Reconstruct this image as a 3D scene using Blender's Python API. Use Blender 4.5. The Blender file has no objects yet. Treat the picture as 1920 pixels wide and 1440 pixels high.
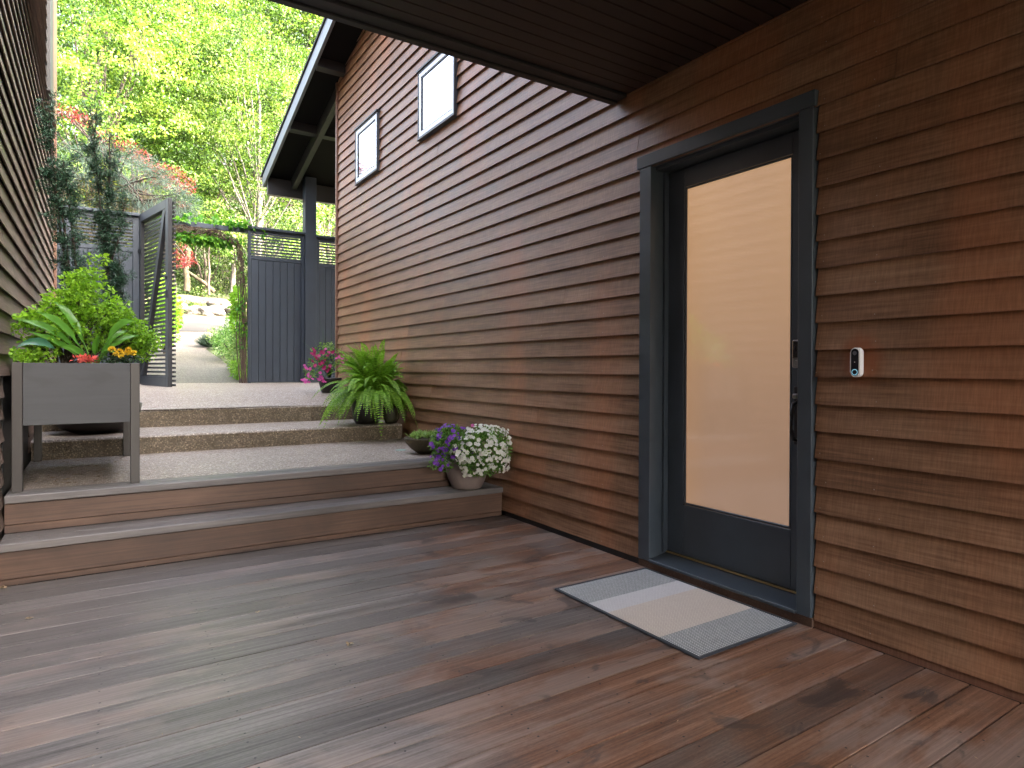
import bpy, bmesh, math
import numpy as np
from mathutils import Vector, Matrix

rng = np.random.default_rng(7)
R = math.radians
sc = bpy.context.scene
COL = sc.collection

# ------------------------------------------------------------------ camera
cam_d = bpy.data.cameras.new("camera")
cam = bpy.data.objects.new("camera", cam_d)
COL.objects.link(cam)
sc.camera = cam
F, YAW, PIT, ROLL, CYP = 1192.03, .5754834, .0052156, -.0035750, 698.785
cam_d.sensor_width = 36.0
cam_d.lens = 36.0 * F / 1920
cam_d.shift_x = 0.0
cam_d.shift_y = -(720 - CYP) / 1920
cam_d.clip_start = .05
cam_d.clip_end = 2000
fwd = Vector((math.sin(YAW) * math.cos(PIT), math.cos(YAW) * math.cos(PIT), -math.sin(PIT)))
rgt = Vector((math.cos(YAW), -math.sin(YAW), 0))
dwn = fwd.cross(rgt)
c_, s_ = math.cos(ROLL), math.sin(ROLL)
rgt2 = c_ * rgt + s_ * dwn
dwn2 = -s_ * rgt + c_ * dwn
mw = Matrix(((rgt2.x, -dwn2.x, -fwd.x, 0), (rgt2.y, -dwn2.y, -fwd.y, 0), (rgt2.z, -dwn2.z, -fwd.z, 1.2), (0, 0, 0, 1)))
cam.matrix_world = mw

# ------------------------------------------------------------------ sky, sun, exposure
world = bpy.data.worlds.new("World")
sc.world = world
world.use_nodes = True
wn = world.node_tree.nodes
wl = world.node_tree.links
bg = wn['Background']
sky = wn.new('ShaderNodeTexSky')
sky.sky_type = 'NISHITA'
sky.sun_disc = False
SUN_EL, SUN_AZ = R(33), R(138)          # azimuth measured clockwise from +Y
sky.sun_elevation = SUN_EL
sky.sun_rotation = SUN_AZ
sky.air_density = 0.8
sky.dust_density = 10.0
sky.ozone_density = 0.2
# thin high cloud whitens the sky
veil = wn.new('ShaderNodeHueSaturation')
veil.inputs['Saturation'].default_value = .62
wl.new(sky.outputs[0], veil.inputs['Color'])
wl.new(veil.outputs[0], bg.inputs[0])
bg.inputs[1].default_value = .15
sun_d = bpy.data.lights.new("sun", 'SUN')
sun_d.energy = 2.0
sun_d.angle = R(.6)
sun_d.color = (1.0, .93, .80)
sun = bpy.data.objects.new("sun", sun_d)
COL.objects.link(sun)
sd = Vector((math.sin(SUN_AZ) * math.cos(SUN_EL), math.cos(SUN_AZ) * math.cos(SUN_EL), math.sin(SUN_EL)))
sun.rotation_euler = sd.to_track_quat('Z', 'Y').to_euler()
vs = sc.view_settings
vs.view_transform = 'Standard'
vs.look = 'None'
vs.gamma = 1
vs.use_curve_mapping = False
EXPO = 4.6
vs.exposure = EXPO
sc.cycles.use_denoising = True
sc.cycles.max_bounces = 8
sc.cycles.diffuse_bounces = 5

# ------------------------------------------------------------------ helpers
ORG = {}


def at(x, y, Y):
    """point of the photograph's pixel on the vertical plane y = Y (metres)"""
    d = rgt2 * ((x - 960) / F) + dwn2 * ((y - CYP) / F) + fwd
    t = Y / d.y
    return Vector((d.x * t, Y, 1.2 + d.z * t))


def atx(x, y, X):
    d = rgt2 * ((x - 960) / F) + dwn2 * ((y - CYP) / F) + fwd
    t = X / d.x
    return Vector((X, d.y * t, 1.2 + d.z * t))


def tag(o, label=None, cat=None, group=None, kind=None):
    if label: o['label'] = label
    if cat: o['category'] = cat
    if group: o['group'] = group
    if kind: o['kind'] = kind
    return o


def thing(name, loc, label=None, cat=None, group=None, kind=None, parent=None):
    o = bpy.data.objects.new(name, None)
    o.empty_display_size = .1
    COL.objects.link(o)
    w = Vector(loc)
    if parent is not None:
        o.parent = parent
        o.location = w - ORG[parent.name]
    else:
        o.location = w
    ORG[o.name] = w
    return tag(o, label, cat, group, kind)


def link_mesh(name, me, parent=None, org=None, kind=None):
    o = bpy.data.objects.new(name, me)
    COL.objects.link(o)
    if parent is not None:
        o.parent = parent
        ORG[o.name] = ORG[parent.name]
    elif org is not None:
        o.location = org
        ORG[o.name] = Vector(org)
    else:
        ORG[o.name] = Vector((0, 0, 0))
    if kind: o['kind'] = kind
    return o


def fast_mesh(name, V, faces_idx, nv, mat, smooth=False):
    """V (n,3) array, faces_idx (m,nv) array of equal sized faces"""
    V = np.asarray(V, np.float32)
    Fi = np.asarray(faces_idx, np.int32)
    me = bpy.data.meshes.new(name)
    me.vertices.add(len(V))
    me.vertices.foreach_set('co', V.ravel())
    me.loops.add(Fi.size)
    me.loops.foreach_set('vertex_index', Fi.ravel())
    me.polygons.add(len(Fi))
    me.polygons.foreach_set('loop_start', np.arange(0, Fi.size, nv, dtype=np.int32))
    if smooth:
        me.polygons.foreach_set('use_smooth', np.ones(len(Fi), bool))
    me.update(calc_edges=True)
    me.materials.append(mat)
    return me


def obj_fast(name, V, Fi, nv, mat, parent=None, org=None, smooth=False, kind=None):
    w = ORG[parent.name] if parent is not None else (Vector(org) if org is not None else Vector((0, 0, 0)))
    me = fast_mesh(name, np.asarray(V) - np.array(w), Fi, nv, mat, smooth)
    return link_mesh(name, me, parent, org, kind)


def bm_obj(name, bm, mat, parent=None, org=None, smooth=False, kind=None):
    w = ORG[parent.name] if parent is not None else (Vector(org) if org is not None else Vector((0, 0, 0)))
    for v in bm.verts: v.co -= w
    bmesh.ops.recalc_face_normals(bm, faces=bm.faces)
    if smooth:
        for f in bm.faces: f.smooth = True
    me = bpy.data.meshes.new(name)
    bm.to_mesh(me)
    bm.free()
    me.materials.append(mat)
    return link_mesh(name, me, parent, org, kind)


def add_box(bm, x0, x1, y0, y1, z0, z1, bev=0):
    vs_ = [bm.verts.new(p) for p in ((x0, y0, z0), (x1, y0, z0), (x1, y1, z0), (x0, y1, z0),
                                     (x0, y0, z1), (x1, y0, z1), (x1, y1, z1), (x0, y1, z1))]
    fs = [bm.faces.new([vs_[i] for i in q]) for q in
          ((3, 2, 1, 0), (4, 5, 6, 7), (0, 1, 5, 4), (1, 2, 6, 5), (2, 3, 7, 6), (3, 0, 4, 7))]
    if bev:
        es = list({e for f in fs for e in f.edges})
        bmesh.ops.bevel(bm, geom=es, offset=bev, segments=1, affect='EDGES')


def box(name, x0, x1, y0, y1, z0, z1, mat, parent=None, org=None, bev=0, kind=None):
    bm = bmesh.new()
    add_box(bm, x0, x1, y0, y1, z0, z1, bev)
    return bm_obj(name, bm, mat, parent, org, kind=kind)


def prism(name, poly, axis, a, b, mat, parent=None, org=None, kind=None, bev=0):
    """extrude a polygon. axis 'x': poly in (y,z), 'y': poly in (x,z), 'z': poly in (x,y)"""
    bm = bmesh.new()
    mk = {'x': lambda p, t: (t, p[0], p[1]), 'y': lambda p, t: (p[0], t, p[1]), 'z': lambda p, t: (p[0], p[1], t)}[axis]
    va = [bm.verts.new(mk(p, a)) for p in poly]
    vb = [bm.verts.new(mk(p, b)) for p in poly]
    n = len(poly)
    fs = [bm.faces.new(va), bm.faces.new(vb[::-1])]
    for i in range(n):
        fs.append(bm.faces.new((va[i], vb[i], vb[(i + 1) % n], va[(i + 1) % n])))
    if bev:
        es = list({e for f in fs for e in f.edges})
        bmesh.ops.bevel(bm, geom=es, offset=bev, segments=1, affect='EDGES')
    return bm_obj(name, bm, mat, parent, org, kind=kind)


def tube_arrays(pts, rad, sides=6):
    pts = np.asarray(pts, float)
    n = len(pts)
    rad = np.full(n, rad, float) if np.isscalar(rad) else np.asarray(rad, float)
    T = np.gradient(pts, axis=0)
    T /= np.linalg.norm(T, axis=1)[:, None] + 1e-9
    up = np.array([0, 0, 1.]) if abs(T[:, 2]).mean() < .9 else np.array([1., 0, 0])
    A = np.cross(T, up); A /= np.linalg.norm(A, axis=1)[:, None] + 1e-9
    B = np.cross(T, A)
    ang = np.linspace(0, 2 * np.pi, sides, endpoint=False)
    V = (pts[:, None, :] + rad[:, None, None] * (np.cos(ang)[None, :, None] * A[:, None, :] + np.sin(ang)[None, :, None] * B[:, None, :])).reshape(-1, 3)
    Fi = []
    for i in range(n - 1):
        for j in range(sides):
            k = (j + 1) % sides
            Fi.append((i * sides + j, i * sides + k, (i + 1) * sides + k, (i + 1) * sides + j))
    return V, np.array(Fi)


class Tubes:
    def __init__(self): self.V = []; self.F = []; self.n = 0

    def add(self, pts, rad, sides=6):
        V, Fi = tube_arrays(pts, rad, sides)
        self.V.append(V); self.F.append(Fi + self.n); self.n += len(V)

    def obj(self, name, mat, parent=None, org=None, kind=None):
        return obj_fast(name, np.vstack(self.V), np.vstack(self.F), 4, mat, parent, org, True, kind)


def unit(a):
    return a / (np.linalg.norm(a, axis=-1, keepdims=True) + 1e-9)


def leaf_arrays(P, D, N, L, W, fold=.12, base=.0):
    """folded lozenge leaves: P base points, D direction, N normal, L length, W width"""
    P = np.asarray(P, float); D = unit(D); S = unit(np.cross(D, N)); N = np.cross(S, D)
    L = np.broadcast_to(np.asarray(L, float), (len(P),))[:, None]
    W = np.broadcast_to(np.asarray(W, float), (len(P),))[:, None]
    a = P
    b = P + D * L * .48 + S * W * .5 + N * W * fold
    c = P + D * L - N * W * fold * .6
    d = P + D * L * .48 - S * W * .5 + N * W * fold
    V = np.stack([a, b, c, d], 1).reshape(-1, 3)
    i = np.arange(len(P))[:, None] * 4
    Fi = np.concatenate([i + np.array([[0, 1, 2]]), i + np.array([[0, 2, 3]])], 1).reshape(-1, 3)
    return V, Fi


class Leaves:
    def __init__(self): self.V = []; self.F = []; self.n = 0

    def add(self, P, D, N, L, W, fold=.12):
        V, Fi = leaf_arrays(P, D, N, L, W, fold)
        self.V.append(V); self.F.append(Fi + self.n); self.n += len(V)

    def obj(self, name, mat, parent=None, org=None, kind=None):
        return obj_fast(name, np.vstack(self.V), np.vstack(self.F), 3, mat, parent, org, False, kind)


def rdir(n, zmean=0., zs=1.):
    v = rng.normal(size=(n, 3)); v[:, 2] = v[:, 2] * zs + zmean
    return unit(v)


def cloud(L, centre, rad, n, leaf, aspect=.5, up=1.2, shell=.5, zdir=-.15):
    """a clump of leaves in an ellipsoid; leaves point outward, faces mostly up"""
    u = rdir(n)
    r = rng.random(n) ** (1 / 3.) * (1 - shell) + shell * (.75 + .3 * rng.random(n))
    P = np.array(centre) + u * r[:, None] * np.array(rad)
    D = unit(u * .8 + rng.normal(size=(n, 3)) * .7 + np.array([0, 0, zdir]))
    N = unit(rng.normal(size=(n, 3)) + np.array([0, 0, up]))
    s = leaf * (.65 + .7 * rng.random(n))
    L.add(P, D, N, s, s * aspect)


def lathe(name, prof, mat, parent=None, org=None, seg=40, c=(0, 0, 0), sx=1, sy=1, smooth=True):
    prof = np.array(prof, float)
    n = len(prof)
    ang = np.linspace(0, 2 * np.pi, seg, endpoint=False)
    V = np.stack([np.outer(prof[:, 0], np.cos(ang)) * sx + c[0], np.outer(prof[:, 0], np.sin(ang)) * sy + c[1],
                  np.repeat(prof[:, 1][:, None], seg, 1) + c[2]], -1).reshape(-1, 3)
    Fi = []
    for i in range(n - 1):
        for j in range(seg):
            k = (j + 1) % seg
            Fi.append((i * seg + j, i * seg + k, (i + 1) * seg + k, (i + 1) * seg + j))
    return obj_fast(name, V, np.array(Fi), 4, mat, parent, org, smooth)


# ------------------------------------------------------------------ materials
class M:
    def __init__(self, name):
        self.m = bpy.data.materials.new(name)
        self.m.use_nodes = True
        self.n = self.m.node_tree.nodes
        self.l = self.m.node_tree.links
        self.b = self.n['Principled BSDF']
        self.out = self.n['Material Output']

    def node(self, t, ins=None, **kw):
        x = self.n.new(t)
        for k, v in kw.items(): setattr(x, k, v)
        for k, v in (ins or {}).items(): self.put(x.inputs[k], v)
        return x

    def put(self, sock, v):
        if isinstance(v, bpy.types.NodeSocket): self.l.new(v, sock)
        else:
            if isinstance(v, (tuple, list)) and len(v) == 3 and sock.type == 'RGBA': v = (*v, 1)
            sock.default_value = v

    def bs(self, **kw):
        for k, v in kw.items(): self.put(self.b.inputs[k.replace('_', ' ')], v)
        return self

    def coord(self, scale=(1, 1, 1), off=None, kind='Object'):
        tc = self.node('ShaderNodeTexCoord').outputs[kind]
        mp = self.node('ShaderNodeMapping', {'Vector': tc, 'Scale': scale})
        if off is not None: self.put(mp.inputs['Location'], off)
        return mp.outputs[0]

    def rand_off(self, k=37.0):
        oi = self.node('ShaderNodeObjectInfo').outputs['Random']
        cx = self.node('ShaderNodeCombineXYZ', {0: self.math('MULTIPLY', oi, k), 1: self.math('MULTIPLY', oi, k * 1.7), 2: self.math('MULTIPLY', oi, k * .6)})
        return cx.outputs[0]

    def orand(self): return self.node('ShaderNodeObjectInfo').outputs['Random']

    def math(self, op, a, b=0.5, clamp=False):
        x = self.node('ShaderNodeMath', {0: a, 1: b}, operation=op)
        x.use_clamp = clamp
        return x.outputs[0]

    def noise(self, vec, scale, detail=4, rough=.55, dist=0):
        return self.node('ShaderNodeTexNoise', {'Vector': vec, 'Scale': scale, 'Detail': detail, 'Roughness': rough, 'Distortion': dist}).outputs[0]

    def ramp(self, f, stops, interp='LINEAR'):
        r = self.node('ShaderNodeValToRGB', {0: f})
        r.color_ramp.interpolation = interp
        e = r.color_ramp.elements
        while len(e) < len(stops): e.new(.5)
        for i, (p, c) in enumerate(stops):
            e[i].position = p
            e[i].color = (*c, 1) if len(c) == 3 else c
        return r.outputs[0]

    def mix(self, f, a, b, mode='MIX'):
        x = self.node('ShaderNodeMix', data_type='RGBA', blend_type=mode)
        self.put(x.inputs[0], f); self.put(x.inputs[6], a); self.put(x.inputs[7], b)
        return x.outputs[2]

    def sstep(self, f, a, b):
        x = self.node('ShaderNodeMapRange', {'Value': f, 'From Min': a, 'From Max': b}, interpolation_type='SMOOTHSTEP')
        return x.outputs[0]

    def bump(self, h, strength=.3, dist=.01, prev=None):
        x = self.node('ShaderNodeBump', {'Height': h, 'Strength': strength, 'Distance': dist})
        if prev is not None: self.put(x.inputs['Normal'], prev)
        return x.outputs[0]

    def sep(self, vec):
        return self.node('ShaderNodeSeparateXYZ', {0: vec}).outputs


def g(v): return (v, v, v)


def siding_mat(name, dark, mid, light, redpatch=.5, vary=.3, rough=.42):
    m = M(name)
    ro = m.rand_off()
    fine = m.noise(m.coord((1, 3.0, 90), ro), 1.0, 6, .65)
    saw = m.noise(m.coord((1, 160, 12), ro), 1.0, 3, .6)
    blot = m.noise(m.coord((1, 1.1, 3.0), ro), 1.0, 4, .6)
    big = m.noise(m.coord((1, 1.5, .55)), 1.0, 3, .5)
    col = m.ramp(m.math('ADD', m.math('MULTIPLY', fine, .55), m.math('MULTIPLY', blot, .5)), [(.34, dark), (.52, mid), (.72, light)])
    red = m.mix(m.math('MULTIPLY', m.sstep(big, .5, .68), redpatch), col, (mid[0] * 1.55, mid[1] * 1.12, mid[2] * .92))
    streak = m.mix(m.sstep(saw, .35, .7), g(.86), g(1.1))
    col2 = m.mix(1.0, red, streak, 'MULTIPLY')
    rnd = m.node('ShaderNodeMapRange', {'Value': m.orand(), 'To Min': 1 - vary, 'To Max': 1 + vary}).outputs[0]
    vcol = m.node('ShaderNodeCombineColor', {0: rnd, 1: rnd, 2: rnd}).outputs[0]
    col3 = m.mix(1.0, col2, vcol, 'MULTIPLY')
    bp = m.bump(m.math('ADD', m.math('MULTIPLY', saw, .5), fine), .25, .002)
    m.bs(Base_Color=col3, Roughness=m.math('ADD', m.math('MULTIPLY', blot, .25), rough - .12), Normal=bp)
    m.b.inputs['Specular IOR Level'].default_value = .25
    return m


def paint_mat(name, col, rough=.45, wood=True, vary=.12, axis=(60, 60, 2)):
    m = M(name)
    ro = m.rand_off()
    n1 = m.noise(m.coord((2, 2, 2), ro), 1.6, 5, .6)
    n2 = m.noise(m.coord(axis, ro), 1.0, 4, .6)
    c = m.mix(m.sstep(n1, .3, .75), tuple(x * (1 - vary) for x in col), tuple(x * (1 + vary) for x in col))
    c = m.mix(m.math('MULTIPLY', m.sstep(n2, .55, .8), .35), c, tuple(x * 1.25 for x in col))
    m.bs(Base_Color=c, Roughness=m.math('ADD', m.math('MULTIPLY', n1, .2), rough - .1), Normal=m.bump(n2, .18 if wood else .05, .002))
    return m.m


def leaf_mat(name, cols, trans=.35, rough=.5, spec=.35, far=False):
    m = M(name)
    geo = m.node('ShaderNodeNewGeometry')
    r = geo.outputs['Random Per Island']
    n = m.noise(m.coord((1, 1, 1)), 1.3, 3, .6)
    f = m.math('ADD', m.math('MULTIPLY', r, .62), m.math('MULTIPLY', n, .55))
    if far:
        n2 = m.noise(m.coord((1, 1, 1.8)), .55, 4, .65)
        f = m.math('ADD', m.math('MULTIPLY', r, .45), m.math('MULTIPLY', m.sstep(n2, .36, .64), .62))
    k = len(cols)
    stops = [(.2 + .72 * i / (k - 1), c) for i, c in enumerate(cols)]
    col = m.ramp(f, stops)
    m.bs(Base_Color=col, Roughness=rough)
    m.b.inputs['Specular IOR Level'].default_value = spec
    if trans > 0:
        tb = m.node('ShaderNodeBsdfTranslucent')
        m.l.new(m.mix(.75, col, m.mix(1.0, col, (1.55, 1.5, .55), 'MULTIPLY')), tb.inputs[0])
        mx = m.node('ShaderNodeMixShader', {0: trans, 1: m.b.outputs[0], 2: tb.outputs[0]})
        m.l.new(mx.outputs[0], m.out.inputs[0])
    return m.m


# right hand house siding, left hand house siding
MR = siding_mat('cedar siding', (.095, .049, .028), (.210, .114, .065), (.32, .19, .115), .5, .07)
# reddish patch in the siding colour around the doorbell
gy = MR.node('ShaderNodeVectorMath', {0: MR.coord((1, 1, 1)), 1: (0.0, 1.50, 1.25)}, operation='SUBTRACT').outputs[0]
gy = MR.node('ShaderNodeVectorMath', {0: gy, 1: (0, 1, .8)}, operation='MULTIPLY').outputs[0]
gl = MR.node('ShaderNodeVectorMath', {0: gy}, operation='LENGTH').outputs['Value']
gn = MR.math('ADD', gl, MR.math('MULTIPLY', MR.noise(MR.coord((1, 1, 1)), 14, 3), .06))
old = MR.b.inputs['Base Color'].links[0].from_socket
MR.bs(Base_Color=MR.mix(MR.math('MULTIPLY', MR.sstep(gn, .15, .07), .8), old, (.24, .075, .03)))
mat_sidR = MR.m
mat_sidL = siding_mat('weathered siding', (.085, .060, .047), (.165, .120, .096), (.26, .20, .165), .25, .14, .5).m
mat_trimbrown = siding_mat('brown trim', (.09, .045, .028), (.17, .09, .06), (.24, .14, .10), .4, .1).m
mat_fence = paint_mat('slate blue paint', (.021, .031, .045), .55, axis=(60, 60, 3))
mat_gate = paint_mat('charcoal gate paint', (.022, .024, .028), .5, axis=(40, 40, 6))
mat_door = paint_mat('blue black door paint', (.042, .054, .067), .36, False)
mat_fascia = paint_mat('grey fascia paint', (.10, .115, .13), .45, axis=(40, 3, 40))
mat_soffit = paint_mat('dark brown soffit', (.015, .0095, .0075), .45, axis=(3, 60, 60))
mat_black = paint_mat('black timber', (.012, .012, .013), .5, axis=(3, 50, 50))
mat_roofdeck = paint_mat('dark roof boards', (.0075, .007, .007), .85)
mat_roofdeck.node_tree.nodes['Principled BSDF'].inputs['Specular IOR Level'].default_value = .1
mat_shingle = paint_mat('black shingle', (.014, .014, .015), .85)

# deck
m = M('weathered ipe deck')
ro = m.rand_off(51)
wc = m.coord((1, 1, 1))
grain = m.noise(m.coord((1.6, 110, 1), ro), 1.0, 7, .68, .3)
grain2 = m.noise(m.coord((.5, 22, 1), ro), 1.0, 5, .6, .6)
blot = m.noise(m.coord((1.5, 3.2, 1), ro), 1.0, 5, .62, .4)
wide = m.noise(m.coord((1, 1.3, 1)), 1.15, 5, .62, .5)
gx = m.sep(wc)
speck = m.noise(m.coord((60, 240, 1), ro), 1.0, 3, .6)
gmix = m.math('ADD', m.math('MULTIPLY', speck, .2), m.math('ADD', m.math('MULTIPLY', grain, .48), m.math('MULTIPLY', grain2, .32)))
grey = m.ramp(gmix, [(.36, (.060, .050, .046)), (.5, (.150, .132, .124)), (.64, (.27, .245, .232))])
red = m.ramp(gmix, [(.36, (.058, .028, .018)), (.5, (.165, .082, .050)), (.64, (.29, .165, .108))])
tan = m.ramp(grain, [(.3, (.20, .155, .135)), (.7, (.32, .265, .235))])
# wood under the breezeway and by the door keeps its red oil; outside it has greyed
fx = m.math('ADD', m.math('MULTIPLY', m.sstep(gx[0], .4, 2.6), .60), m.math('MULTIPLY', m.sstep(gx[1], 3.0, 1.2), .22))
fr = m.math('ADD', fx, m.math('MULTIPLY', m.math('SUBTRACT', wide, .5), 1.9))
fr = m.math('ADD', fr, m.math('MULTIPLY', m.math('SUBTRACT', m.orand(), .5), .55))
fr = m.math('ADD', fr, m.math('MULTIPLY', m.math('SUBTRACT', blot, .5), .8))
col = m.mix(m.sstep(fr, .15, .75), grey, red)
tanf = m.math('MULTIPLY', m.sstep(m.math('ADD', blot, m.math('MULTIPLY', m.orand(), .18)), .60, .74), .55)
col = m.mix(tanf, col, tan)
# dark tannin stains near the mat
st = m.noise(m.coord((1, 1.6, 1)), 3.1, 5, .6, .6)
stm = m.math('MULTIPLY', m.sstep(st, .57, .64), m.sstep(gx[0], .8, 1.5))
col = m.mix(m.math('MULTIPLY', stm, .62), col, (.040, .036, .036))
sp = m.noise(m.coord((1, 1, 1)), 9, 3, .5)
col = m.mix(m.math('MULTIPLY', m.sstep(sp, .70, .76), .45), col, (.030, .026, .026))
rnd = m.node('ShaderNodeMapRange', {'Value': m.orand(), 'To Min': .54, 'To Max': 1.04}).outputs[0]
col = m.mix(1.0, col, m.node('ShaderNodeCombineColor', {0: rnd, 1: rnd, 2: rnd}).outputs[0], 'MULTIPLY')
m.bs(Base_Color=col, Roughness=m.math('ADD', m.math('ADD', m.math('MULTIPLY', grain2, .25), m.math('MULTIPLY', wide, .25)), .12),
     Normal=m.bump(grain, .35, .0015, m.bump(grain2, .3, .003)))
m.b.inputs['Specular IOR Level'].default_value = .33
m.b.inputs['Roughness'].links[0].from_node.use_clamp = True
mat_deck = m.m

m = M('red brown step timber')
ro = m.rand_off(13)
grain = m.noise(m.coord((1.2, 90, 90), ro), 1.0, 6, .65, .2)
blot = m.noise(m.coord((1.3, 2.5, 2.5), ro), 1.0, 5, .6, .3)
col = m.ramp(m.math('ADD', m.math('MULTIPLY', grain, .45), m.math('MULTIPLY', blot, .6)), [(.33, (.030, .017, .012)), (.52, (.082, .045, .029)), (.72, (.16, .092, .06))])
m.bs(Base_Color=col, Roughness=.48, Normal=m.bump(grain, .3, .002))
mat_riser = m.m
m = M('greyed step timber')
grain = m.noise(m.coord((1.2, 70, 70), m.rand_off(13)), 1.0, 6, .65, .2)
blot = m.noise(m.coord((1.1, 4, 4), m.rand_off(9)), 1.0, 5, .6, .3)
col = m.ramp(m.math('ADD', m.math('MULTIPLY', grain, .5), m.math('MULTIPLY', blot, .5)), [(.33, (.065, .058, .055)), (.52, (.125, .114, .110)), (.7, (.20, .18, .168))])
m.bs(Base_Color=col, Roughness=.42, Normal=m.bump(grain, .3, .002))
mat_tread = m.m


def aggregate(name, tint=(1, 1, 1), dirt=.0, scale=78, amp=1.0):
    m = M(name)
    c = m.coord((1, 1, 1))
    vo = m.node('ShaderNodeTexVoronoi', {'Vector': c, 'Scale': scale, 'Randomness': 1.0})
    s = m.sep(vo.outputs['Color'])
    peb = m.ramp(s[0], [(0, (.075, .058, .045)), (.25, (.17, .14, .115)), (.5, (.30, .26, .215)), (.72, (.24, .215, .20)), (.9, (.47, .42, .36)), (1, (.13, .095, .07))])
    edge = m.sstep(vo.outputs['Distance'], .62, .36)
    col = m.mix(edge, (.15, .13, .11), peb)
    big = m.noise(c, 1.6, 5, .6)
    med = m.noise(c, 9, 4, .6)
    col = m.mix(m.math('MULTIPLY', m.sstep(big, .35, .7), .35), col, m.mix(1.0, col, (.72, .68, .62), 'MULTIPLY'))
    if dirt:
        col = m.mix(m.math('MULTIPLY', m.sstep(med, .35, .7), dirt), col, (.050, .046, .022))
    col = m.mix(1.0, col, tint, 'MULTIPLY')
    h = m.math('ADD', m.math('MULTIPLY', edge, .8), m.math('MULTIPLY', s[1], .5))
    m.bs(Base_Color=col, Roughness=m.math('ADD', m.math('MULTIPLY', s[2], .25), .38), Normal=m.bump(h, .55 * amp, .004))
    return m.m


mat_conc = aggregate('exposed aggregate', (1.45, 1.42, 1.42))
mat_outer = aggregate('darker aggregate path', (.62, .61, .60), .12)  # same aggregate tinted darker for the path beyond the gate
mat_concriser = aggregate('mossy aggregate riser', (.85, .76, .60), .40)
m = M('pale drive surface')
c = m.coord((1, 1, 1))
n1 = m.noise(c, 60, 3, .7); n2 = m.noise(c, .7, 4, .6)
col = m.mix(n2, (.040, .038, .036), (.062, .059, .055))
col = m.mix(m.sstep(n1, .3, .7), m.mix(1., col, g(.8), 'MULTIPLY'), col)
m.bs(Base_Color=col, Roughness=.95, Normal=m.bump(n1, .3, .004))
m.b.inputs['Specular IOR Level'].default_value = .08
mat_drive = m.m
m = M('earth and litter')
c = m.coord((1, 1, 1))
n1 = m.noise(c, 14, 5, .7); n2 = m.noise(c, .35, 4, .6)
col = m.ramp(n1, [(.3, (.030, .022, .014)), (.55, (.07, .055, .035)), (.75, (.11, .10, .05))])
col = m.mix(m.sstep(n2, .4, .6), col, (.06, .085, .025))
m.bs(Base_Color=col, Roughness=.95, Normal=m.bump(n1, .6, .05))
mat_earth = m.m
m = M('mossy lawn')
c = m.coord((1, 1, 1))
n1 = m.noise(c, 25, 5, .7); n2 = m.noise(c, 1.3, 4, .6)
col = m.ramp(m.math('ADD', m.math('MULTIPLY', n1, .5), m.math('MULTIPLY', n2, .5)), [(.36, (.045, .028, .016)), (.5, (.060, .046, .017)), (.62, (.040, .050, .014))])
m.bs(Base_Color=col, Roughness=.95, Normal=m.bump(n1, .6, .03))
mat_lawn = m.m
m = M('lichen rock')
c = m.coord((1, 1, 1), m.rand_off())
n1 = m.noise(c, 9, 6, .7); n2 = m.noise(c, 2.5, 4, .6)
col = m.ramp(n1, [(.35, (.035, .027, .021)), (.55, (.09, .078, .066)), (.72, (.18, .16, .14))])
col = m.mix(m.math('MULTIPLY', m.sstep(n2, .5, .7), .6), col, (.08, .09, .035))
m.bs(Base_Color=col, Roughness=.9, Normal=m.bump(n1, .8, .05))
mat_rock = m.m


def bark(name, a, b, sc_=1.0):
    m = M(name)
    c = m.coord((1, 1, .25), m.rand_off())
    n1 = m.noise(c, 22 * sc_, 6, .7); n2 = m.noise(c, 2.5, 4, .6)
    col = m.ramp(m.math('ADD', m.math('MULTIPLY', n1, .6), m.math('MULTIPLY', n2, .4)), [(.35, a), (.65, b)])
    m.bs(Base_Color=col, Roughness=.9, Normal=m.bump(n1, .8, .03))
    return m.m


mat_bark = bark('brown bark', (.020, .014, .010), (.065, .047, .035))
mat_palebark = bark('pale grey bark', (.04, .034, .028), (.14, .125, .105))
mat_mossbark = bark('mossy bark', (.022, .017, .009), (.06, .045, .02))
mat_vinewood = bark('vine wood', (.030, .018, .014), (.12, .075, .055), 3)
mat_leaf_maple = leaf_mat('golden maple leaf', [(.013, .034, .007), (.045, .10, .014), (.105, .18, .026), (.25, .33, .08)], .45, far=True)
mat_leaf_green = leaf_mat('fresh green leaf', [(.012, .026, .007), (.04, .085, .012), (.085, .155, .022), (.20, .26, .08)], .42, far=True)
mat_leaf_mid = leaf_mat('mid green leaf', [(.008, .018, .005), (.025, .05, .010), (.055, .10, .018), (.12, .17, .05)], .4, far=True)
mat_leaf_dark = leaf_mat('deep green leaf', [(.010, .028, .012), (.022, .055, .020), (.045, .090, .028)], .2)
mat_leaf_yew = leaf_mat('yew needle', [(.010, .032, .020), (.020, .060, .034), (.042, .105, .056)], .12, .4)
mat_leaf_red = leaf_mat('red maple leaf', [(.06, .009, .010), (.15, .020, .022), (.24, .055, .050)], .4)
mat_leaf_orange = leaf_mat('orange maple leaf', [(.10, .025, .01), (.2, .05, .022), (.25, .1, .045)], .4)
mat_leaf_pine = leaf_mat('blue green needle', [(.02, .035, .025), (.045, .078, .058), (.09, .13, .10)], .25)
mat_leaf_straw = leaf_mat('straw needle', [(.04, .025, .012), (.09, .06, .028), (.14, .11, .06)], .25)
mat_leaf_bamboo = leaf_mat('yellow bamboo leaf', [(.05, .075, .01), (.13, .16, .015), (.22, .22, .03)], .4)
mat_leaf_lime = leaf_mat('lime shrub leaf', [(.09, .20, .016), (.20, .40, .03), (.34, .56, .06)], .42)
mat_leaf_big = leaf_mat('broad leaf', [(.05, .16, .018), (.09, .25, .03), (.15, .34, .05)], .35, .32, .5)
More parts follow.
